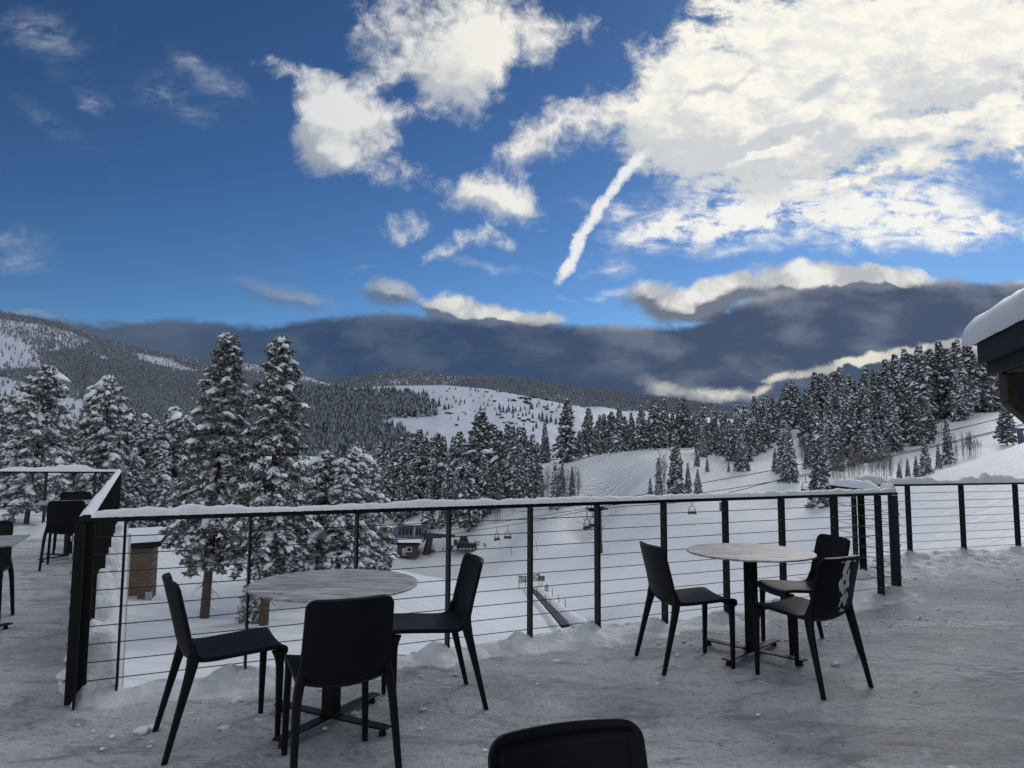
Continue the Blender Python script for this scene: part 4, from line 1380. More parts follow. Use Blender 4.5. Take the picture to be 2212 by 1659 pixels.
# ------------------------------------------------------------------ tables
def table_base(root, rot, arm=.37):
    mb = MB()
    mb.box((0, 0, .38), (.075, .075, .68), None, bev=.004)
    c_ = mb.build('column', M['metal'], root)
    c_.rotation_euler = (0, 0, rot)
    for k in range(4):
        a_ = rot + k * math.pi / 2
        d = np.array([math.cos(a_), math.sin(a_)])
        mb = MB()
        mb.box((d[0] * (arm / 2 + .02), d[1] * (arm / 2 + .02), .0405), (arm, .068, .010), ax3(d), bev=.003)
        e = d * (arm - .02)
        mb.tube([(e[0], e[1], 0), (e[0], e[1], .012), (e[0], e[1], .036)], [.020, .020, .009], 10)
        mb.build('foot_bar', M['metal'], root)
    MB().box((0, 0, .0505), (.10, .10, .010), ax3((math.cos(rot), math.sin(rot))), bev=.003).build('base_plate', M['metal'], root)
    MB().box((0, 0, .7235), (.30, .30, .007), ax3((math.cos(rot), math.sin(rot)))).build('top_plate', M['metal'], root)


def round_table(px_c, label, rot, c=None):
    root = empty('round_table', (c[0], c[1], 0))
    tag(root, label, 'table', 'round terrace tables')
    Rr = .455
    MB().lathe([(0, .728), (Rr - .004, .728), (Rr, .731), (Rr, .738), (Rr - .003, .741), (0, .741)], n=72, smooth=False).build('tabletop', M['top'], root)
    table_base(root, rot)


ta = [at_z(x, y, .04)[:2] for x, y in ((605, 1525), (839, 1577), (817, 1500), (609, 1600))]
tc1 = (at_z(541, 1266, .74)[:2] + at_z(900, 1255, .74)[:2] + at_z(725, 1229, .74)[:2] + at_z(715, 1295, .74)[:2]) / 4
d_ = ta[2] - ta[3]
round_table(None, 'nearer round table with a grey streaked top and cross foot', math.atan2(d_[1], d_[0]), tc1)
tc2 = (at_z(1481, 1187, .74)[:2] + at_z(1756, 1196, .74)[:2] + at_z(1610, 1173, .74)[:2] + at_z(1640, 1211, .74)[:2]) / 4
tb2 = [at_z(x, y, .04)[:2] for x, y in ((1520, 1390), (1740, 1436), (1674, 1387), (1564, 1433))]
d_ = tb2[2] - tb2[3]
round_table(None, 'farther round table with a grey streaked top beside the front railing', math.atan2(d_[1], d_[0]), tc2)


def square_table(c, label, side=.76):
    root = empty('square_table', (c[0], c[1], 0), math.atan2(u_f[1], u_f[0]))
    tag(root, label, 'table', 'square tables on the left wing of the terrace')
    MB().box((0, 0, .735), (side, side, .013), None, bev=.003).build('tabletop', M['top'], root)
    table_base(root, math.pi / 4)


A4, B4 = at_z(69, 1090, .74)[:2], at_z(90, 1083, .74)[:2]
t4 = (A4 + B4) / 2 + u_f * .38
square_table(t4, 'square streaked table farther along the left railing')
A3, B3 = at_z(62, 1157, .74)[:2], at_z(35, 1175, .74)[:2]
t3 = (A3 + B3) / 2 - u_f * .36
square_table(t3, 'square streaked table cut by the left edge of the view', .72)
lg = 'black moulded chairs on the left wing'
chair(t4 - u_l * .72 + u_f * .02, u_l, 'black chair seen from behind at the farther square table', lg)
chair(t4 + u_l * .72, -u_l, 'black chair across the farther square table, only its top edge showing', lg)
chair(t3 + u_l * .56, -u_l, 'black chair on the far side of the square table at the left edge', lg)
chair(t3 - u_l * .62, u_l, 'black chair at the left edge, only a front leg and seat corner visible', lg)

# ------------------------------------------------------------------ lodge with snowy eave
C0 = at_y(2112, 778, 8.0)[:2]
C1 = at_y(2212, 755, 6.55)[:2]
ue = (C1 - C0) / np.linalg.norm(C1 - C0)        # along the eave, towards the viewer
vn = np.array([-ue[1], ue[0]])
if vn[0] < 0:
    vn = -vn                                     # into the building
zt, zb2 = at_y(2112, 741, 8.0)[2], at_y(2112, 787, 8.0)[2]
zl = at_y(2112, 812, 8.0)[2]
lodge = empty('lodge', (C0[0], C0[1], 0))
tag(lodge, 'dark timber lodge corner with a snow loaded black eave and brown bracket', 'building')
EX = [[ue[0], ue[1], 0], [vn[0], vn[1], 0], [0, 0, 1]]


def lp(a, b_, z):
    return np.array([ue[0] * a + vn[0] * b_, ue[1] * a + vn[1] * b_, z])


MB().box(lp(5.5, .03, (zt + zb2) / 2), (11.0, .06, zt - zb2), EX).box(lp(.03, 2.6, (zt + zb2) / 2 + .002), (.06, 5.06, zt - zb2), EX).build('fascia_board', M['fascia'], lodge)
MB().box(lp(5.42, .10, (zl + zb2) / 2), (10.72, .06, zb2 - zl), EX).box(lp(.09, 2.6, (zl + zb2) / 2 + .002), (.06, 4.8, zb2 - zl), EX).build('lower_fascia', M['fascia'], lodge)
MB().box(lp(5.5, 3.0, zl + .012), (10.5, 5.6, .02), EX).build('soffit', M['wallboard'], lodge)
wl = MB().box(lp(6.6, 4.4, .2 + zl / 2), (9.2, 5.4, zl + .35), EX)
wl.build('wall', M['wallboard'], lodge)
for k in range(3):
    w_ = MB().box(lp(3.8 + k * 2.6, 1.68, 1.15), (1.7, .05, 1.5), EX).build('window', M['glass'], lodge)
    MB().box(lp(3.8 + k * 2.6, 1.665, .36), (1.8, .09, .06), EX).box(lp(3.8 + k * 2.6, 1.665, 1.94), (1.8, .09, .06), EX).build('frame', M['fascia'], w_)
# bracket under the eave
pa = at_y(2178, 806, 7.9)
pb = at_y(2178, 865, 7.9)
pc = at_y(2225, 905, 7.9)
cw = np.array([C0[0], C0[1], 0])
q1, q2, q3 = pa - cw, pb - cw, pc - cw
bx = [[1, 0, 0], [0, 1, 0], [0, 0, 1]]
MB().box((q1 + q2) / 2, (.115, .14, abs(q1[2] - q2[2]) + .02), None, bev=.006).build('bracket_post', M['timber'], lodge)
dd = (q3 - q2)
Ld = np.linalg.norm(dd)
dd = dd / Ld
sx = np.array([0, 1.0, 0])
ux = np.cross(dd, sx)
MB().box(q2 + dd * (Ld / 2 + .22), (Ld + .46, .13, .12), [dd, sx, ux], bev=.006).build('brace', M['timber'], lodge)
MB().box((q1 + q2) / 2 + np.array([1.52, .32, -.02]), (2.25, .3, .42), None).build('beam', M['fascia'], lodge)
# roof snow: rounded overhanging blanket with depth
nL, nC = 130, 26
V = np.zeros((nL + 1, nC, 3))
th_ = .30
for i in range(nL + 1):
    a_ = -.14 + 11.0 * i / nL
    endf = math.sqrt(max(0, 1 - max(0, 1 - (a_ + .14) / .42) ** 2.6)) if a_ < .28 else 1.0
    for j in range(nC):
        f = j / (nC - 1)
        if f < .35:
            g = f / .35
            ang = g * math.pi / 2
            off = .16 - .26 * math.cos(ang * .0) * (math.sin(math.pi * min(1, g * .75 + .12)))
            zz = g ** 1.0 * .31 * (.45 + .65 * endf)
            off = -.15 * math.sin(math.pi * (g * .8 + .08)) + (.10 * g * g)
        else:
            g = (f - .35) / .65
            off = .10 * 1 + g * 5.0
            zz = (.31 + .12 * (1 - (1 - min(1, g * 9)) ** 2) + g * .75) * (.45 + .55 * endf)
        nz2 = .02 * fbm(a_ * 2.2, f * 6, 3, 3) + .008 * mnoise.noise((a_ * 11, f * 30, 2))
        base_w = .022 * fbm(a_ * 7, 1.3, 4, 3) if j == 0 else 0
        V[i, j] = lp(a_ + .05 * (1 - endf) * 0, off - nz2 * 1.0, zt + max(zz, 0) + nz2 * (1 if j else 0) - .02 + base_w)
mb = MB().grid(V)
# closing end so the blanket is solid
end0 = V[0]
basep = end0.copy()
basep[:, 2] = zt - .012
mb.grid(np.stack([end0, basep], 1))
mb.build('roof_snow', M['snow_rail'], lodge)
MB().box(lp(5.45, 2.7, zt - .03), (10.7, 5.0, .03), EX).build('roof', M['fascia'], lodge)

# ------------------------------------------------------------------ brick shed below the terrace
ps = terr_hit(296, 1287)
shed = empty('brick_shed', (ps[0], ps[1], ps[2]))
tag(shed, 'small brown brick shed with a snowy lean-to roof below the left railing', 'shed')
d_ = ray(296, 1287)
Ys = ps[1]
right_c = at_y(325, 1287, Ys)[0] - ps[0]
Hs = at_y(320, 1178, Ys)[2] - ps[2]
yaw = R(16)
Wd, Dp = 2.1, 1.5
MB().box((0, 0, Hs / 2 - .15), (Wd, Dp, Hs + .3), None).build('wall', M['brick'], shed)
rf = MB()
rf.add([(-Wd / 2 - .15, -Dp / 2 - .28, Hs - .02), (Wd / 2 + .42, -Dp / 2 - .28, Hs + .10), (Wd / 2 + .42, Dp / 2 + .25, Hs + .42), (-Wd / 2 - .15, Dp / 2 + .25, Hs + .30),
        (-Wd / 2 - .15, -Dp / 2 - .28, Hs + .24), (Wd / 2 + .42, -Dp / 2 - .28, Hs + .36), (Wd / 2 + .42, Dp / 2 + .25, Hs + .66), (-Wd / 2 - .15, Dp / 2 + .25, Hs + .56)],
       [[0, 3, 2, 1], [4, 5, 6, 7], [0, 1, 5, 4], [1, 2, 6, 5], [2, 3, 7, 6], [3, 0, 4, 7]], 0, False)
ro = rf.build('roof', M['fascia'], shed)
n1, n2 = 24, 20
V = np.zeros((n1, n2, 3))
for i in range(n1):
    for j in range(n2):
        a_, b2 = i / (n1 - 1), j / (n2 - 1)
        e = min(1, min(a_, 1 - a_) * 9) ** .5 * min(1, min(b2, 1 - b2) * 9) ** .5
        x = -Wd / 2 - .13 + (Wd + .53) * a_
        y = -Dp / 2 - .26 + (Dp + .49) * b2
        V[i, j] = (x, y, Hs + .24 + .12 * a_ + .31 * b2 + e * (.30 + .05 * fbm(a_ * 4, b2 * 4, 1, 2)))
MB().grid(V.transpose(1, 0, 2)).build('roof_snow', M['snow_rail'], ro)
MB().box((Wd / 2 - .05, -Dp / 2 - .06, .10), (.30, .14, .55), None).box((-.2, -Dp / 2 - .05, .06), (1.4, .1, .3), None).build('footing', M['mound'], shed)
lm = MB()
Vb, Fb = ICO1
lm.add(Vb * [.42, .28, .22] + [-.62, -Dp / 2 - .16, Hs * .46], Fb)
lm.box((-.62, -Dp / 2 - .1, Hs * .46 - .2), (.5, .2, .06), None)
lm.build('snowy_ledge', M['snow_rail'], shed)
shed.rotation_euler = (0, 0, yaw)
off = at_y(296, 1287, Ys)[0] - 0
# put the right front corner where it is seen
cr_ = np.array([math.cos(yaw) * Wd / 2 + math.sin(yaw) * Dp / 2, math.sin(yaw) * Wd / 2 - math.cos(yaw) * Dp / 2])
want = at_y(324, 1287, Ys - .5)
shed.location = (want[0] - cr_[0], want[1] - cr_[1], tz(want[0], want[1]))

# ------------------------------------------------------------------ chairlift
lift_p = terr_hit(890, 1199)
LX, LY = lift_p[0], lift_p[1]


def P_(px, py, Y):
    return at_y(px, py, Y)


pm = LY / F          # metres per picture pixel at the station
term = empty('lift_terminal', (0, 0, 0))
tag(term, 'blue grey domed chairlift terminal with four dark side windows on a leaning mast', 'lift terminal')
zt0, zt1 = P_(880, 1160, LY)[2], P_(880, 1131, LY)[2]
xa, xb = P_(847, 1150, LY)[0], P_(914, 1150, LY)[0]
hh = zt1 - zt0
Lh = xb - xa


def dome_pt(sx, ph, k=1.0):
    # sx along length 0..1, ph around half-round roof (0 front bottom .. 1 back bottom)
    a_ = math.pi * ph
    end = min(1, (sx / .30)) ** .5 if sx < .30 else 1.0
    ry, rz_ = 3.0, hh * (.35 + .65 * end)
    return np.array([xa + Lh * sx, LY - ry * math.cos(a_) * (.8 + .2 * end) * k, zt0 + rz_ * math.sin(a_) ** .75 * k])


V = np.array([[dome_pt(s, p) for p in np.linspace(0, 1, 15)] for s in np.linspace(0, 1, 18)])
mb = MB().grid(V)
mb.add(V[-1], [list(range(15))], 0, False)
mb.add(V[0], [list(range(14, -1, -1))], 0, False)
mb.box(((xa + xb) / 2, LY, zt0 - .35), (Lh * 1.02, 5.6, .7))
mb.build('dome', M['terminal'], term)
for k in range(4):
    s0, s1 = .27 + k * .115, .27 + k * .115 + .085
    V = np.array([[dome_pt(s, p, 1.012) for p in np.linspace(.06, .26, 5)] for s in (s0, s1)])
    MB().grid(V).build('window', M['glass'], term)
V = np.array([[dome_pt(s, p, 1.02) for p in np.linspace(.02, .98, 15)] for s in (.755, .785)])
MB().grid(V).build('rib', M['trim'], term)
for s0, s1 in ((.82, .89), (.92, .985)):
    V = np.array([[dome_pt(s, p, 1.012) for p in np.linspace(.05, .24, 5)] for s in (s0, s1)])
    MB().grid(V).build('window', M['glass'], term)
sn = MB()
V = np.array([[(xa + Lh * (.36 + .6 * s), LY - 2.0 + 4.0 * p, zt1 - .15 + .55 * math.sin(math.pi * p) ** .5 * min(1, s * 8, (1 - s) * 8)) for p in np.linspace(0, 1, 9)] for s in np.linspace(0, 1, 12)])
sn.grid(V).build('roof_snow', M['snow_rail'], term)
g0 = tz(P_(936, 1199, LY)[0], LY)
ma, mb_ = P_(929, 1160, LY), P_(921, 1196, LY)
MB().tube([ma, (mb_[0], LY, g0 - .5)], [.75, .95], 8).build('mast', M['liftmetal'], term)
MB().box((ma[0] - 1.2, LY, ma[2] + .25), (7.5, 1.3, .9), None).build('crossbeam', M['liftmetal'], term)
arm = MB()
for k in range(5):
    q0, q1 = P_(905 + k * 8, 1151 + k * .4, LY - 1.2), P_(960 + k * 6, 1156 + (k % 3) * 1.5, LY - 1.5 + k * .7)
    arm.tube([q0, q1], .13, 5)
for k in range(8):
    q = P_(934 + k * 6.5, 1158, LY - 1)
    arm.tube([q - np.array([0, .25, 0]), q + np.array([0, .25, 0])], .38, 8)
arm.build('sheave_arm', M['liftmetal'], term)
wheel = MB().tube([(xa + Lh * .35, LY, zt0 - 1.25), (xa + Lh * .35, LY, zt0 - .72)], [1.5, 2.1], 16)
wheel.build('bull_wheel', M['terminal'], term)

hut = empty('operator_hut', (0, 0, 0))
tag(hut, 'small brown operator hut with snowy roof beneath the lift terminal', 'hut')
hx0, hx1 = P_(858, 1190, LY - 4)[0], P_(902, 1190, LY - 4)[0]
HYc = LY - 4
hz0, hz1 = P_(880, 1200, HYc)[2], P_(880, 1176, HYc)[2]
MB().box(((hx0 + hx1) / 2, HYc + 1.6, (hz0 + hz1) / 2 - .2), (hx1 - hx0, 3.2, hz1 - hz0 + .4)).build('wall', M['hut'], hut)
rb = MB()
rb.add([(hx0 - .6, HYc - .8, hz1), (hx1 + .9, HYc - .8, hz1 + .05), (hx1 + 1.5, HYc + 3.8, hz1 + .9), (hx0 - .6, HYc + 3.8, hz1 + .8), (hx0 - .6, HYc - .8, hz1 + .15), (hx1 + .9, HYc - .8, hz1 + .2), (hx1 + 1.5, HYc + 3.8, hz1 + 1.1), (hx0 - .6, HYc + 3.8, hz1 + 1.0)],
       [[0, 3, 2, 1], [4, 5, 6, 7], [0, 1, 5, 4], [1, 2, 6, 5], [2, 3, 7, 6], [3, 0, 4, 7]], 0, False)
hro = rb.build('roof', M['fascia'], hut)
V = np.array([[(hx0 - .6 + (hx1 - hx0 + 1.6) * s, HYc - .85 + 4.5 * p, hz1 + .12 + .85 * p + (.75 + .12 * fbm(s * 5, p * 3, 2, 2)) * min(1, s * 9, (1 - s) * 9) ** .5 * min(1, p * 7 + .25, (1 - p) * 9) ** .5) for s in np.linspace(0, 1, 26)] for p in np.linspace(0, 1, 14)])
MB().grid(V).build('roof_snow', M['snow_rail'], hro)
w_ = MB().box((P_(884, 1188, HYc)[0], HYc - .03, P_(884, 1187, HYc)[2]), (1.2, .08, 1.1)).build('window', M['white'], hut)
MB().box((P_(884, 1188, HYc)[0], HYc - .09, P_(884, 1187, HYc)[2]), (.9, .05, .8)).build('pane', M['glass'], w_)
MB().box((P_(873, 1190, HYc)[0], HYc - .03, P_(873, 1192, HYc)[2]), (.9, .08, 1.6)).build('door', M['trim'], hut)
w_ = MB().box((hx1 + .03, HYc + 1.5, P_(884, 1186, HYc)[2]), (.08, 1.3, 1.1)).build('window', M['white'], hut)
MB().box((hx1 + .09, HYc + 1.5, P_(884, 1186, HYc)[2]), (.05, 1.0, .8)).build('pane', M['glass'], w_)

# tower of the lift
tw_b = terr_hit(1298, 1194)
TY = tw_b[1]
tower = empty('lift_tower', tw_b)
tag(tower, 'slim lift tower with sheave wheels standing behind a railing post', 'lift tower')
tp_ = P_(1297, 1096, TY) - tw_b
MB().tube([(0, 0, -.5), (tp_[0] * .5, 0, tp_[2] * .5), (tp_[0], 0, tp_[2])], [.22, .19, .15], 8).build('pole', M['liftmetal'], tower)
ab = MB().box((tp_[0] - .6, 0, tp_[2] - .2), (3.6, .3, .3)).build('crossarm', M['liftmetal'], tower)
for k in range(6):
    q = np.array([P_(1274 + (k % 3) * 4 + (k // 3) * 20, 1100 - (k // 3) * 3.5, TY)[0] - tw_b[0], 0, P_(1290, 1101 - (k // 3) * 2.5, TY)[2] - tw_b[2]])
    MB().tube([q - np.array([0, .2, 0]), q + np.array([0, .2, 0])], .32, 12).build('sheave', M['liftmetal'], tower)
MB().box((0, -.1, .55), (.5, .4, 1.6)).build('pad', M['hut'], tower)
MB().box((tp_[0] - 2.0, 0, tp_[2] + .9), (.1, .1, 2.2)).box((tp_[0] - 1.4, 0, tp_[2] + .9), (.1, .1, 2.2)).box((tp_[0] - 1.7, 0, tp_[2] + 1.8), (.7, .08, .08)).box((tp_[0] - 1.7, 0, tp_[2] + .9), (.7, .08, .08)).build('lifting_frame', M['liftmetal'], tower)
# second tower cut by the picture edge
q = P_(2207, 1010, 97)
gz = tz(q[0], 97)
tower2 = empty('lift_tower', (q[0], 97, gz))
tag(tower2, 'blue lift tower at the right edge of the view under the eave', 'lift tower')
h2_ = P_(2205, 928, 97)[2] - gz
MB().tube([(.4, 0, -.5), (0, 0, h2_)], [.5, .34], 10).build('pole', M['bluepole'], tower2)
MB().box((0, 0, h2_), (3.6, .4, .4)).build('crossarm', M['bluepole'], tower2)


def rope(label, pts):
    Q = np.array([P_(*q) for q in pts])
    C = catmull(Q, 10)
    o = MB().tube(C, .055, 5).build('haul_rope', M['cable'])
    tag(o, label, 'cable')


rope('lower haul rope sagging from the lift terminal up past the chairs', [(955, 1157, LY), (1142, 1128, 150), (1285, 1100.5, TY), (1494, 1081, 112), (1700, 1033, 106), (1905, 987, 101), (2016, 963, 99), (2157, 929.5, 96), (2260, 902, 94)])
rope('upper haul rope of the lift loop running beside the lower one', [(935, 1150, LY + 3), (1142, 1118, 153), (1288, 1096, TY + 2), (1523, 1064, 114), (1740, 1027.5, 108), (1905, 990.5, 104), (2016, 966, 102), (2157, 932.5, 99), (2260, 905, 97)])
rope('thin communication cable strung above the haul ropes', [(1120, 1106, 155), (1283, 1087, TY + 1), (1400, 1066, 118), (1523, 1042, 113), (1672, 1015, 108), (1900, 965, 102), (2057, 929, 98), (2161, 904, 96), (2260, 880, 94)])


def lift_chair_mesh():
    fr, st = MB(), MB()
    # hanger, bail frame, seat: origin at the grip, hanging down
    fr.tube([(0, 0, 0), (0, 0, -.9), (.02, .05, -1.25)], .065, 6)
    for s in (-1, 1):
        fr.tube([(0, 0, -1.2), (s * .45, 0, -1.3), (s * .72, .05, -1.9), (s * .92, .05, -2.75), (s * .70, -.30, -3.05)], .062, 6)
        fr.tube([(s * .74, .05, -2.0), (s * .25, .06, -2.8)], .03, 5)
        fr.tube([(s * .30, .06, -1.9), (s * .30, .06, -2.75)], .035, 5)
    fr.tube([(-.92, .05, -2.72), (.92, .05, -2.72)], .04, 6)
    fr.tube([(-.75, .05, -1.95), (.75, .05, -1.95)], .03, 6)
    st.box((0, -.28, -2.82), (1.75, .55, .10), bev=.03)
    st.box((0, .06, -2.52), (1.72, .07, .38), bev=.03)
    return fr.mesh('frame', M['liftmetal']), st.mesh('seat', M['seatpad'])


LCM = lift_chair_mesh()
for px, ytop, Y, rz, k, lb in [(933, 1166, LY - 1, .9, .95, 'empty lift chair hanging right beside the operator hut'), (1073.5, 1140.5, 151, .8, .88, 'left empty lift chair of the pair above the snow groomer'), (1097, 1136.5, 150, -.3, .88, 'right empty lift chair of the pair above the snow groomer'),
                               (1268, 1104, TY - 1, .8, 1.0, 'empty lift chair just before the slim tower, the left of two'), (1281, 1101.5, TY + 2, .6, .95, 'empty lift chair half hidden by the railing post at the tower'), (1494.5, 1080.5, 112, .1, .74, 'empty lift chair in the middle, under the handrail'), (1740, 1026, 108, -.9, .92, 'rightmost empty lift chair beside the tall column spruce')]:
    p = P_(px, ytop, Y)
    o = empty('lift_chair', p, rz)
    o.scale = (k, k, k)
    tag(o, lb, 'lift chair', 'empty chairs on the lift')
    for n_, me in zip(('frame', 'seat'), LCM):
        c = bpy.data.objects.new(n_, me)
        COL.objects.link(c)
        c.parent = o

# ------------------------------------------------------------------ snow groomer
cp_ = terr_hit(1008, 1189)
cat = empty('snow_groomer', cp_, R(6))
tag(cat, 'dark tracked snow groomer with front blade and rear tiller', 'snow groomer')
S = cp_[1] * 75 / F / 8.2
for s in (-1, 1):
    tr0 = MB()
    V = []
    nT = 40
    prof = []
    for k in range(nT):
        a_ = 2 * math.pi * k / nT
        x = 2.1 * math.cos(a_)
        prof.append((math.copysign(min(abs(x), 2.3), x) * 1.05, .62 + .58 * math.sin(a_) * (1 if math.sin(a_) > 0 else .95)))
    V = np.array([[(x, s * 1.55 + d, z) for x, z in prof] for d in (-.55, .55)])
    tr0.grid(V, closed=True, smooth=False)
    for d in (0, 1):
        tr0.add(V[d], [list(range(nT))], 0, False)
    for k in range(nT):
        x, z = prof[k]
        tr0.box((x * 1.03, s * 1.55, .62 + (z - .62) * 1.06), (.09, 1.15, .09))
    to = tr0.build('track', M['seatpad'], cat)
    for k in range(5):
        MB().tube([(-1.6 + k * .8, s * 2.08 - .0, .55), (-1.6 + k * .8, s * 2.16, .55)], .30, 12).build('wheel', M['trim'], to)
MB().box((0, 0, 1.35), (4.4, 2.2, .6), bev=.08).build('chassis', M['cat'], cat)
MB().box((-1.0, 0, 1.95), (2.0, 2.3, .55), bev=.08).build('engine_cover', M['cat_red'], cat)
cb = MB()
cb.add([(-1.8, -1.05, 1.65), (.55, -1.05, 1.65), (.55, 1.05, 1.65), (-1.8, 1.05, 1.65), (-1.55, -.95, 3.15), (.05, -.95, 3.15), (.05, .95, 3.15), (-1.55, .95, 3.15)], [[0, 3, 2, 1], [4, 5, 6, 7], [0, 1, 5, 4], [1, 2, 6, 5], [2, 3, 7, 6], [3, 0, 4, 7]], 0, False)
cab = cb.build('cab', M['cat_red'], cat)
for x0, x1 in ((-1.50, -.85), (-.72, .15)):
    MB().add([(x0, -1.06, 2.0), (x1 + .18, -1.06, 2.0), (x1, -.985, 3.0), (x0 + .05, -.985, 3.0)], [[0, 1, 2, 3]], 0, False).build('side_window', M['glass'], cab)
MB().add([(.60, -.9, 1.85), (.60, .9, 1.85), (.16, .8, 3.05), (.16, -.8, 3.05)], [[0, 1, 2, 3]], 0, False).build('windscreen', M['glass'], cab)
MB().box((-.75, 0, 3.21), (1.4, 1.7, .09)).build('roof_rack', M['cat'], cab)
MB().box((-2.6, 0, 1.9), (.8, 1.9, 1.1), bev=.1).build('cargo_rack', M['cat'], cat)
MB().tube([(1.6, -.6, 1.6), (2.6, -.6, 1.5), (3.5, -.6, .95)], .11, 6).tube([(1.6, .6, 1.6), (2.6, .6, 1.5), (3.5, .6, .95)], .11, 6).tube([(1.8, 0, 2.0), (3.0, 0, 1.9), (3.6, 0, 1.5)], .10, 6).build('blade_arm', M['liftmetal'], cat)
V = np.array([[(3.55 + .35 * math.cos(q * 1.4 - .7) + (.35 if abs(y) > 1.9 else 0), y, .75 + 1.15 * q) for q in np.linspace(0, 1, 6)] for y in np.linspace(-2.5, 2.5, 9)])
MB().grid(V).grid(V[:, ::-1] + np.array([.06, 0, 0])).build('blade', M['trim'], cat)
MB().tube([(2.9, -1.2, 1.9), (3.4, -1.2, 2.1)], .07, 5).box((1.4, -.9, 2.2), (.3, .3, .3)).build('work_light', M['white'], cat)
MB().box((-3.6, 0, .7), (.9, 4.2, .5), bev=.08).tube([(-2.2, 0, 1.3), (-3.5, 0, .9)], .12, 6).build('tiller', M['liftmetal'], cat)
cat.scale = (S, S, S)

# ------------------------------------------------------------------ beginner carpet: belt, banner, marker poles, signs
b0, b1 = BELT0, BELT1
#print('belt', b0, b1, [round(tz(*(b0[:2] + (b1 - b0)[:2] * k / 6)) - (b0[2] + (b1[2] - b0[2]) * k / 6), 2) for k in range(8)])
nB = 40
V = np.zeros((nB + 1, 4, 3))
dirb = (b1 - b0)[:2]
Lb = np.linalg.norm(dirb)
dirb /= Lb
sb = np.array([-dirb[1], dirb[0]])
wbelt = .62
for i in range(nB + 1):
    c = b0[:2] + dirb * (Lb + 5) * i / nB
    z = b0[2] + (b1[2] - b0[2]) * (Lb + 5) / Lb * i / nB + .05
    jit = .06 * fbm(i * .7, 2, 1, 2)
    for j, (o_, zz) in enumerate(((-wbelt / 2 - jit, -.5), (-wbelt / 2 - jit, 0), (wbelt / 2, 0), (wbelt / 2, -.5))):
        V[i, j] = (c[0] + sb[0] * o_, c[1] + sb[1] * o_, z + zz)
o = MB().grid(V, smooth=False).build('conveyor_carpet', M['belt'])
tag(o, 'dark rubber conveyor carpet for beginners running up through trenched snow', 'conveyor')
mb = MB()
for s_ in (-1, 1):
    V = np.zeros((nB + 1, 7, 3))
    for i in range(nB + 1):
        c = b0[:2] + dirb * (Lb + 8) * i / nB
        for j in range(7):
            off = s_ * (wbelt / 2 + .12 + (1.2 if s_ > 0 else .8) * j / 6 * (1 + .3 * fbm(i * .3, s_, 4, 2)))
            x, y = c[0] + sb[0] * off, c[1] + sb[1] * off
            V[i, j] = (x, y, tz(x, y) + (.42 * math.sin(math.pi * (.12 + .88 * j / 6)) * (1 + .6 * fbm(i * .5, j, s_, 2)) - .03))
    mb.grid(V if s_ < 0 else V[:, ::-1])
o = mb.build('snow_bank', M['snow_far'])
tag(o, 'snow thrown up on both sides of the conveyor carpet', 'snow', kind='stuff')

YB = b0[1] + 1.5
ban = empty('banner', (0, 0, 0))
tag(ban, 'grey slack banner with white capital lettering above the conveyor carpet', 'banner')
ptsB = [(1146, 1162.5), (1161, 1164.5), (1180, 1165), (1197, 1162), (1212, 1159), (1224, 1153.5)]
ptsL = [(1146, 1187.5), (1161, 1187.5), (1180, 1186), (1197, 1182.5), (1212, 1180), (1224, 1177)]
ptsB = [(x, y + 75 + 12) for x, y in ptsB]
ptsL = [(x, y + 75 + 12) for x, y in ptsL]


def ban_pt(s, t_, d=0.0):
    x = 1121 + (1164.5 - 1121) * s
    top_ = np.interp(s, [0, .2, .42, .65, .85, 1], [1244.5, 1245.5, 1246, 1244.5, 1242, 1239.0])
    bot_ = np.interp(s, [0, .2, .42, .65, .85, 1], [1259.5, 1259.3, 1258.5, 1257, 1256, 1255.0])
    p = at_y(x, top_ + (bot_ - top_) * t_, YB)
    p[1] += .45 * math.sin(s * math.pi) - d
    return p


V = np.array([[ban_pt(s, t_) for t_ in np.linspace(0, 1, 5)] for s in np.linspace(0, 1, 24)])
MB().grid(V).grid(V[:, ::-1] + np.array([0, .03, 0])).build('cloth', M['fence_grey'], ban)
GL = {'L': [[(0, 0), (0, 1)], [(0, 1), (.8, 1)]], 'I': [[(.4, 0), (.4, 1)]], 'T': [[(.4, 0), (.4, 1)], [(0, 0), (.85, 0)]], 'E': [[(0, 0), (0, 1)], [(0, 0), (.8, 0)], [(0, .5), (.65, .5)], [(0, 1), (.8, 1)]],
      'Z': [[(0, 0), (.85, 0)], [(.85, 0), (0, 1)], [(0, 1), (.85, 1)]], 'Y': [[(0, 0), (.42, .5)], [(.85, 0), (.42, .5)], [(.42, .5), (.42, 1)]]}
txt = 'LITTLE EEZY'
lt = MB()
for k, ch in enumerate(txt):
    if ch == ' ':
        continue
    s0 = .055 + k * .0825
    for (xa_, ya_), (xb_, yb_) in GL[ch]:
        q = []
        for e in np.linspace(0, 1, 3):
            q.append(ban_pt(s0 + .066 * (xa_ + (xb_ - xa_) * e), .20 + .60 * (ya_ + (yb_ - ya_) * e), .05))
        lt.tube(q, .075, 5)
lt.build('lettering', M['lettering'], ban)
for x, yt, yb in ((1121, 1243, 1269), (1164.5, 1237, 1266), (1135, 1246, 1272), (1150, 1246, 1270)):
    a_ = at_y(x, yt, YB + .06)
    MB().tube([a_, (a_[0], a_[1], tz(a_[0], a_[1]) - .3)], .045, 5).build('pole', M['pole'], ban)


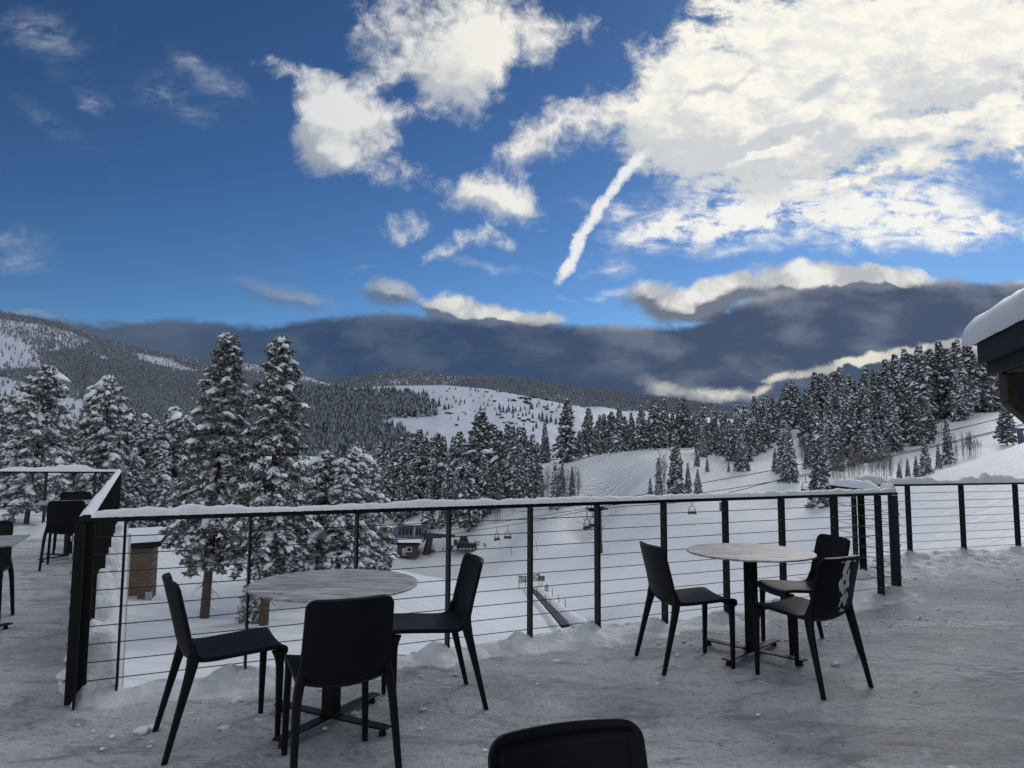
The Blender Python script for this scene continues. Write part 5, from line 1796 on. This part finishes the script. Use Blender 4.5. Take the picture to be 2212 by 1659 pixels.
def marker(px, yt, yb, label, tilt=0.0, sign=None, r=.035, Y=None):
    p = terr_hit(px, yb) if Y is None else at_y(px, yb, Y)
    if p is None:
        return
    t_ = at_y(px + tilt, yt, p[1])
    root = empty('marker_pole', p)
    tag(root, label, 'pole', 'thin poles stuck in the snow')
    d = t_ - p
    MB().tube([(0, 0, -.3), d * .5 + np.array([.03, 0, 0]), d], [r, r, r * .8], 5).build('shaft', M['pole'], root)
    if sign:
        w_, h_, f_ = sign
        MB().box(d * f_ + np.array([-.05, -.06, 0]), (w_, .05, h_)).build('sign_board', M['fence_grey'] if w_ > .5 else M['trim'], root)


for a_ in [(1126.5, 1245, 1263, 'knobbed post in front of the banner left half', 0, (.22, .3, .95)), (1170, 1246, 1268, 'pole carrying a small grey board at the right end of the banner', 1, (.75, .62, .86)), (1181.5, 1260, 1283, 'pole with a pale rectangular pad right of the carpet top', 0, (.42, 1.0, .45)), (1192, 1270, 1298, 'slightly bent pole right of the pale pad', 1, None), (1207, 1283, 1313, 'tall thin pole right of the carpet, fourth down the slope', -1, None), (1221, 1291, 1313, 'short pole farthest right of the carpet', -1, None),
           (1177, 1284, 1304, 'pole on the left carpet edge halfway down', 1, None), (1188, 1294, 1314, 'pole beside the lower carpet end', 0, None), (1161, 1265, 1290, 'crooked pole at the top of the carpet', -3, None), (1146, 1265, 1275, 'short stake beside the carpet entrance', 2, None),
           (1080, 1170, 1189, 'thin pole below the pair of lift chairs', 0, None), (1104, 1178, 1203, 'thin pole in the open snow right of the groomer', 0, None), (1161, 1168, 1190, 'leaning thin pole in the open snow by the second railing post', -4, None), (1006, 1188, 1203, 'thin pole below the snow groomer', 0, None), (927, 1188, 1206, 'thin pole in front of the lift mast', 0, None), (958, 1168, 1188, 'short pole with a box between hut and groomer', 0, (.5, .6, .1)), (901, 1195, 1206, 'stake right of the operator hut', 0, None), (881, 1196, 1206, 'stake in front of the operator hut', 0, None),
           (1563, 1090, 1130, 'dark leaning pole seen just left of a railing post', -4, (.7, 1.3, .9)), (2056, 965, 1000, 'pale pole leaning against the lone dark spruce', -5, None)]:
    px, yt, yb, lb, tilt, sg = a_
    marker(px, yt, yb, lb, tilt, sg)

# ------------------------------------------------------------------ sky, sun, camera
SUN_EL, SUN_AZ = R(29), R(31)      # azimuth to the right of the view axis (+Y)
w = bpy.data.worlds.new('World')
SC.world = w
w.use_nodes = True
wt = w.node_tree
for n_ in list(wt.nodes):
    wt.nodes.remove(n_)
T = NT(wt)
SKY_STR = .10
sky = T.n('ShaderNodeTexSky', sky_type='NISHITA', sun_disc=False, sun_elevation=SUN_EL, sun_rotation=SUN_AZ, altitude=2300.0, air_density=1.0, dust_density=.6, ozone_density=2.2)
dirv = T.n('ShaderNodeTexCoord').outputs['Generated']
sp = T.n('ShaderNodeSeparateXYZ', {0: dirv})
yy = T.math('MAXIMUM', sp.outputs[1], .08)
uu = T.math('DIVIDE', sp.outputs[0], yy)
vv = T.math('DIVIDE', sp.outputs[2], yy)
P0 = T.n('ShaderNodeCombineXYZ', {0: uu, 1: vv, 2: 0.0}).outputs[0]


def vmath(op, a, b, s=1.0):
    nd = T.n('ShaderNodeVectorMath', {0: a, 1: b}, operation=op)
    return nd.outputs[0]


def scalev(a, s):
    nd = T.n('ShaderNodeVectorMath', {0: a}, operation='SCALE')
    nd.inputs['Scale'].default_value = s
    return nd.outputs[0]


wn1 = T.noise(P0, 7.0, 3, .6).outputs[1]
wn2 = T.noise(P0, 26.0, 4, .6).outputs[1]
PW = vmath('ADD', P0, scalev(vmath('SUBTRACT', wn1, (.5, .5, .5)), .060))
PW = vmath('ADD', PW, scalev(vmath('SUBTRACT', wn2, (.5, .5, .5)), .026))


def uv_of(px, py):
    d = ray(px, py)
    return d[0] / d[1], d[2] / d[1]


def field(blist, vec, big=1.45):
    acc = None
    for px, py, rx, ry, rot, wgt in blist:
        u_, v_ = uv_of(px, py)
        mp = T.mapping(vec, loc=(u_, v_, 0), scale=(rx * big / F, ry * big / F, 1.0), rot=(0, 0, R(rot)), typ='TEXTURE')
        g = T.n('ShaderNodeTexGradient', {'Vector': mp}, gradient_type='SPHERICAL').outputs[1]
        acc = T.math('MULTIPLY', g, wgt) if acc is None else T.math('MULTIPLY_ADD', g, wgt, acc)
    return acc


# dense bright clouds (direction of each cloud, angular half sizes, tilt, thickness)
BR = [(890, 40, 105, 95, 0, 1.5), (955, 170, 105, 75, 0, 1.4), (1040, 60, 90, 120, 0, 1.2), (1060, 150, 70, 90, 0, 1.0), (1175, 85, 70, 62, 0, 1.0), (1290, 50, 45, 75, -15, .6),
      (610, 155, 66, 26, -12, .8), (700, 230, 70, 55, 0, 1.4), (765, 250, 95, 75, 0, 1.5), (690, 305, 60, 50, 0, 1.2), (740, 345, 70, 38, 0, 1.0), (840, 270, 42, 55, 0, .8),
      (885, 376, 66, 32, 0, .9), (1050, 420, 92, 48, 0, 1.5), (1118, 455, 52, 34, -25, .9), (868, 485, 58, 34, 0, .8), (990, 525, 66, 20, 18, .8), (1060, 525, 60, 16, -8, .7), (945, 555, 36, 12, 20, .6),
      (1720, 70, 180, 120, 0, 1.8), (1990, 90, 260, 150, 0, 2.2), (1620, 190, 170, 100, 0, 1.6), (1850, 250, 230, 110, 0, 1.9), (2130, 110, 150, 140, 0, 1.8), (1420, 240, 130, 75, 25, 1.4), (1240, 262, 120, 50, 20, 1.1), (1130, 318, 90, 42, 15, .9),
      (1372, 110, 42, 40, 0, .9), (1480, 140, 70, 60, 0, 1.0), (1640, 330, 190, 80, 0, 1.4), (1560, 270, 130, 90, 0, 1.3), (1960, 330, 130, 70, 0, 1.1), (2185, 315, 62, 62, 20, 1.2), (1740, 410, 120, 60, 0, .9), (1480, 330, 60, 40, 20, .6),
      (1665, 300, 75, 16, 22, -1.3), (1855, 345, 110, 24, 20, -1.5), (2030, 235, 100, 22, 16, -1.4), (1760, 205, 60, 18, 20, -.6), (1560, 180, 60, 12, 30, -1.0), (2060, 390, 90, 30, 10, -1.0), (868, 200, 50, 26, 30, -1.2), (905, 280, 50, 22, 0, -.8), (1118, 150, 22, 80, 0, -.7), (1225, 150, 26, 70, -10, -.8)]
# thin, streaked clouds
WI = [(1700, 455, 330, 75, 0, .55), (1450, 460, 170, 60, 10, .45), (1330, 560, 90, 40, 10, .35), (2050, 440, 200, 70, 0, .45), (170, 160, 160, 70, -30, .22), (420, 190, 150, 90, -30, .25), (60, 540, 120, 60, 0, .25), (80, 62, 105, 48, -8, .75), (120, 262, 120, 30, -30, .45), (215, 212, 50, 20, -30, .62), (330, 195, 40, 35, -35, .40), (450, 168, 95, 30, -32, .52), (400, 238, 80, 28, -35, .34), (390, 118, 45, 22, -20, .36), (30, 510, 80, 40, -15, .40), (45, 565, 70, 22, 0, .36), (15, 500, 30, 15, 0, .4),
      (1850, 470, 260, 55, 0, .95), (1600, 470, 200, 45, 8, .85), (2100, 490, 170, 34, 0, 1.1), (1450, 500, 130, 28, 5, .75), (1850, 530, 160, 24, 0, .6), (1700, 390, 200, 60, 0, .8), (1320, 590, 60, 14, 0, .45), (1340, 640, 70, 16, 0, .6), (1240, 430, 40, 18, 0, .35), (1345, 450, 30, 16, 0, .45), (1060, 575, 110, 12, -8, .45), (2000, 400, 120, 50, 20, .8), (1560, 540, 120, 16, 0, .5), (1470, 620, 60, 18, 0, .5), (780, 583, 40, 8, 0, .35), (1250, 640, 60, 9, 0, .4)]
# condensation trail
CT = []
_tr = catmull([(1204, 608), (1224, 582), (1243, 550), (1252, 518), (1272, 484), (1296, 450), (1320, 415), (1345, 381), (1370, 351), (1394, 327)], 3)
for k, (x_, y_) in enumerate(_tr):
    e_ = min(1, (k + 2) / 6, (len(_tr) - k + 1) / 6)
    CT.append((x_, y_, 17, 10.5 + 3.0 * ((k * 7) % 5) / 4, 55, 1.1 * e_))
# puffs sitting on top of the dark bank
PU = [(585, 632, 105, 26, -6, .62), (650, 662, 90, 20, -4, .55), (835, 640, 55, 36, -8, 1.0), (960, 672, 62, 34, 0, 1.1), (1060, 684, 120, 30, -4, 1.1), (1150, 692, 70, 20, 0, .9), (1405, 640, 70, 38, 10, 1.0), (1480, 668, 90, 32, 14, 1.0), (1545, 640, 80, 40, 8, .9), (1690, 620, 150, 42, 0, 1.2), (1810, 616, 120, 40, 0, 1.2), (1930, 606, 110, 28, 0, 1.2), (2190, 612, 70, 14, 0, .9), (60, 680, 120, 12, -6, .7)]
# bright rifts under the dark bank
GA = [(1420, 838, 50, 16, -16, .75), (1500, 852, 80, 18, -4, .95), (1585, 846, 66, 14, 14, .9), (1642, 826, 30, 9, 24, .7), (1690, 806, 60, 7, 4, .8), (1780, 797, 120, 9, 5, 1.3), (1880, 782, 100, 12, 10, 1.1), (1980, 766, 110, 14, 10, 1.1), (2090, 748, 90, 13, 8, 1.0), (2110, 768, 120, 22, 0, 1.0)]

f1_ = T.noise(P0, 11.0, 9, .62, .3).outputs[0]
f2_ = T.noise(P0, 42.0, 7, .68, .4).outputs[0]
fs_ = T.noise(T.mapping(P0, scale=(1, 2.3, 1), rot=(0, 0, R(14))), 17.0, 9, .66, .35).outputs[0]
fsoft = T.noise(P0, 5.0, 4, .5).outputs[0]
cent = lambda s, k: T.math('MULTIPLY', T.math('SUBTRACT', s, .5), k)
fB = T.math('MULTIPLY', field(BR, PW, 1.75), .60)
fBu = T.math('MULTIPLY', field(BR, vmath('ADD', PW, (.010, .016, 0)), 1.75), .60)
dB = T.math('ADD', T.math('ADD', fB, cent(f1_, 1.75)), cent(f2_, 1.15))
dB = T.math('ADD', dB, T.math('MULTIPLY', cent(fs_, 2.5), T.step(uu, .05, .35)))
dB = T.math('ADD', dB, cent(fsoft, .9))
aB = T.math('MULTIPLY', T.step(dB, .10, .98), T.step(fB, .06, .26))
fW = field(WI, PW)
dW = T.math('MULTIPLY', fW, T.math('ADD', T.math('MULTIPLY', fs_, 3.4), T.math('SUBTRACT', f2_, 1.55)))
aW = T.math('MULTIPLY', T.step(dW, .02, 1.0), .92)
PC = vmath('ADD', P0, scalev(vmath('SUBTRACT', wn2, (.5, .5, .5)), .012))
PC = vmath('ADD', PC, scalev(vmath('SUBTRACT', T.noise(P0, 70.0, 3, .6).outputs[1], (.5, .5, .5)), .010))
fC = field(CT, PC, 1.7)
aC = T.math('MULTIPLY', T.math('MULTIPLY', T.step(T.math('ADD', T.math('MULTIPLY', fC, .62), cent(f2_, 2.2)), .06, 1.25), T.step(fC, .06, .55)), .90)
noiP = T.math('ADD', cent(f1_, .55), cent(f2_, .4))
fP = field(PU, PW)
dP = T.math('ADD', fP, noiP)
aP = T.math('MULTIPLY', T.step(dP, .10, .72), T.step(fP, .03, .22))
fPu = field(PU, vmath('ADD', PW, (.004, .012, 0)))
topP = T.step(T.math('ADD', T.math('SUBTRACT', fP, fPu), T.math('MULTIPLY', noiP, .30)), -.05, .30)
dG = T.math('ADD', field(GA, PW), cent(f1_, .9))
aG = T.step(T.math('ADD', dG, cent(f2_, .5)), .10, 1.25)

# top edge of the dark bank as a curve over heading
fc = T.n('ShaderNodeFloatCurve')
cur = fc.mapping.curves[0]
edge = [(-200, 655), (0, 676), (120, 686), (250, 694), (400, 697), (560, 700), (640, 690), (720, 682), (820, 680), (920, 682), (1050, 692), (1180, 694), (1290, 702), (1400, 704), (1480, 692), (1570, 660), (1660, 640), (1760, 622), (1860, 618), (1950, 612), (2060, 607), (2212, 612), (2400, 615)]
pts_ = sorted([((uv_of(x, y)[0] + 1.0) / 2.0, uv_of(x, y)[1] / .5) for x, y in edge])
cur.points[0].location = (0.0, pts_[0][1])
cur.points[1].location = (1.0, pts_[-1][1])
for x, y in pts_:
    if .01 < x < .99:
        cur.points.new(x, y)
fc.mapping.update()
wt.links.new(T.math('MULTIPLY_ADD', uu, .5, .5, clamp=True), fc.inputs['Value'])
vtop = T.math('MULTIPLY', fc.outputs[0], .5)
fk_ = T.noise(T.mapping(P0, scale=(1, 2.2, 1)), 9.0, 6, .55, .2).outputs[0]
below = T.math('ADD', T.math('SUBTRACT', vtop, vv), cent(fk_, .045))
below = T.math('ADD', below, cent(f2_, .012))
aK = T.math('MULTIPLY', T.step(below, -.005, .010), T.step(sp.outputs[1], .0, .15))
lightK = T.math('MULTIPLY', T.step(below, .020, .0), T.step(uu, -.45, .25))

ang = T.n('ShaderNodeVectorMath', {0: dirv, 1: (math.sin(SUN_AZ) * math.cos(SUN_EL), math.cos(SUN_AZ) * math.cos(SUN_EL), math.sin(SUN_EL))}, operation='DOT_PRODUCT').outputs['Value']
glow = T.step(ang, .72, .99)
K = 1 / SKY_STR
C_ = lambda r, g, b: (r * K, g * K, b * K)
# blue sky: richer away from the sun
skyc = T.mix(1.0, sky.outputs[0], (.062, .080, .106), 'MULTIPLY')
skyc = T.n('ShaderNodeGamma', {0: skyc, 1: 1.4}).outputs[0]
skyc = T.mix(1.0, skyc, (13.6, 12.1, 8.7), 'MULTIPLY')
lit = T.mix(glow, C_(.74, .75, .75), C_(1.0, .96, .85))
shade = T.mix(glow, C_(.36, .41, .48), C_(.66, .675, .68))
topB = T.math('ADD', T.math('SUBTRACT', fB, fBu), T.math('ADD', cent(f1_, .50), T.math('ADD', cent(f2_, .26), T.math('ADD', cent(fsoft, .25), cent(fs_, .40)))))
colB = T.mix(T.step(topB, -.24, .10), shade, lit)
colB = T.mix(T.math('MULTIPLY', T.step(T.math('ADD', fs_, cent(f2_, .5)), .40, .60, .30, 0), T.step(uu, -.1, .3)), colB, C_(.56, .62, .72))
leftdim = T.step(uu, -.55, -.10, .42, 1.0)
colW = T.mix(leftdim, C_(.26, .31, .38), T.mix(glow, C_(.72, .75, .80), C_(.98, .96, .90)))
base = T.mix(T.math('MULTIPLY', aW, T.step(uu, -.6, -.1, .62, 1.0)), skyc, colW)
base = T.mix(T.math('MULTIPLY', aB, .97), base, colB)
base = T.mix(aC, base, C_(.90, .90, .88))
puc = T.mix(topP, T.mix(T.step(uu, -.2, .4), C_(.13, .17, .24), C_(.17, .19, .235)), T.mix(T.step(uu, -.35, .0), C_(.26, .31, .38), T.mix(T.step(f1_, .40, .62), C_(.50, .51, .52), C_(.88, .86, .80))))
base = T.mix(T.math('MULTIPLY', aP, T.step(uu, -.45, 0, .55, .97)), base, puc)
kd = T.mix(T.step(uu, -.3, .45), C_(.034, .070, .150), C_(.066, .096, .165))
kd = T.mix(T.math('MULTIPLY', T.step(T.math('ADD', fk_, cent(fsoft, .5)), .42, .70), T.step(uu, -.1, .3, .35, .9)), kd, C_(.16, .195, .26))
kd = T.mix(T.math('MULTIPLY', T.step(uu, -.2, -.62), .55), kd, C_(.12, .155, .22))
kd = T.mix(T.math('MULTIPLY', lightK, T.step(fk_, .42, .68, .0, .50)), kd, C_(.58, .58, .57))
base = T.mix(aK, base, kd)
base = T.mix(T.math('MULTIPLY', aG, T.step(f1_, .36, .60, .45, .92)), base, T.mix(T.step(uu, .12, .42), C_(.52, .52, .52), C_(.84, .80, .70)))
# broken cloud behind and above the viewer, unseen, added to brighten snow and terrace
bk_n = T.noise(dirv, 3.0, 6, .6).outputs[0]
behind = T.math('MAXIMUM', T.step(sp.outputs[1], .12, -.20), T.step(sp.outputs[2], .66, .84))
base = T.mix(T.math('MULTIPLY', T.math('MULTIPLY', T.step(bk_n, .34, .52), behind), .92), base, C_(.74, .765, .81))
bg = T.n('ShaderNodeBackground', {'Color': base, 'Strength': SKY_STR})
ow = T.n('ShaderNodeOutputWorld', {'Surface': bg.outputs[0]})

sl = bpy.data.lights.new('sun', 'SUN')
sl.energy = .95
sl.angle = R(22)
sl.color = (1.0, .96, .90)
so = bpy.data.objects.new('sun', sl)
COL.objects.link(so)
so.rotation_euler = (math.pi / 2 - SUN_EL, 0, -SUN_AZ + math.pi)
sd_ = Vector((math.sin(SUN_AZ) * math.cos(SUN_EL), math.cos(SUN_AZ) * math.cos(SUN_EL), math.sin(SUN_EL)))
so.rotation_euler = sd_.to_track_quat('Z', 'Y').to_euler()

cd = bpy.data.cameras.new('camera')
cd.sensor_fit = 'HORIZONTAL'
cd.sensor_width = 36.0
cd.lens = 36.0 * F / 2212.0
cd.clip_start = .05
cd.clip_end = 20000
co = bpy.data.objects.new('camera', cd)
COL.objects.link(co)
co.location = (0, 0, EYE)
co.rotation_euler = CAMROT.to_euler()
SC.camera = co
SC.view_settings.view_transform = 'Standard'
SC.view_settings.look = 'None'
SC.view_settings.exposure = 0.0
SC.view_settings.gamma = 1.0
SC.cycles.max_bounces = 6
SC.cycles.diffuse_bounces = 3
SC.cycles.glossy_bounces = 3
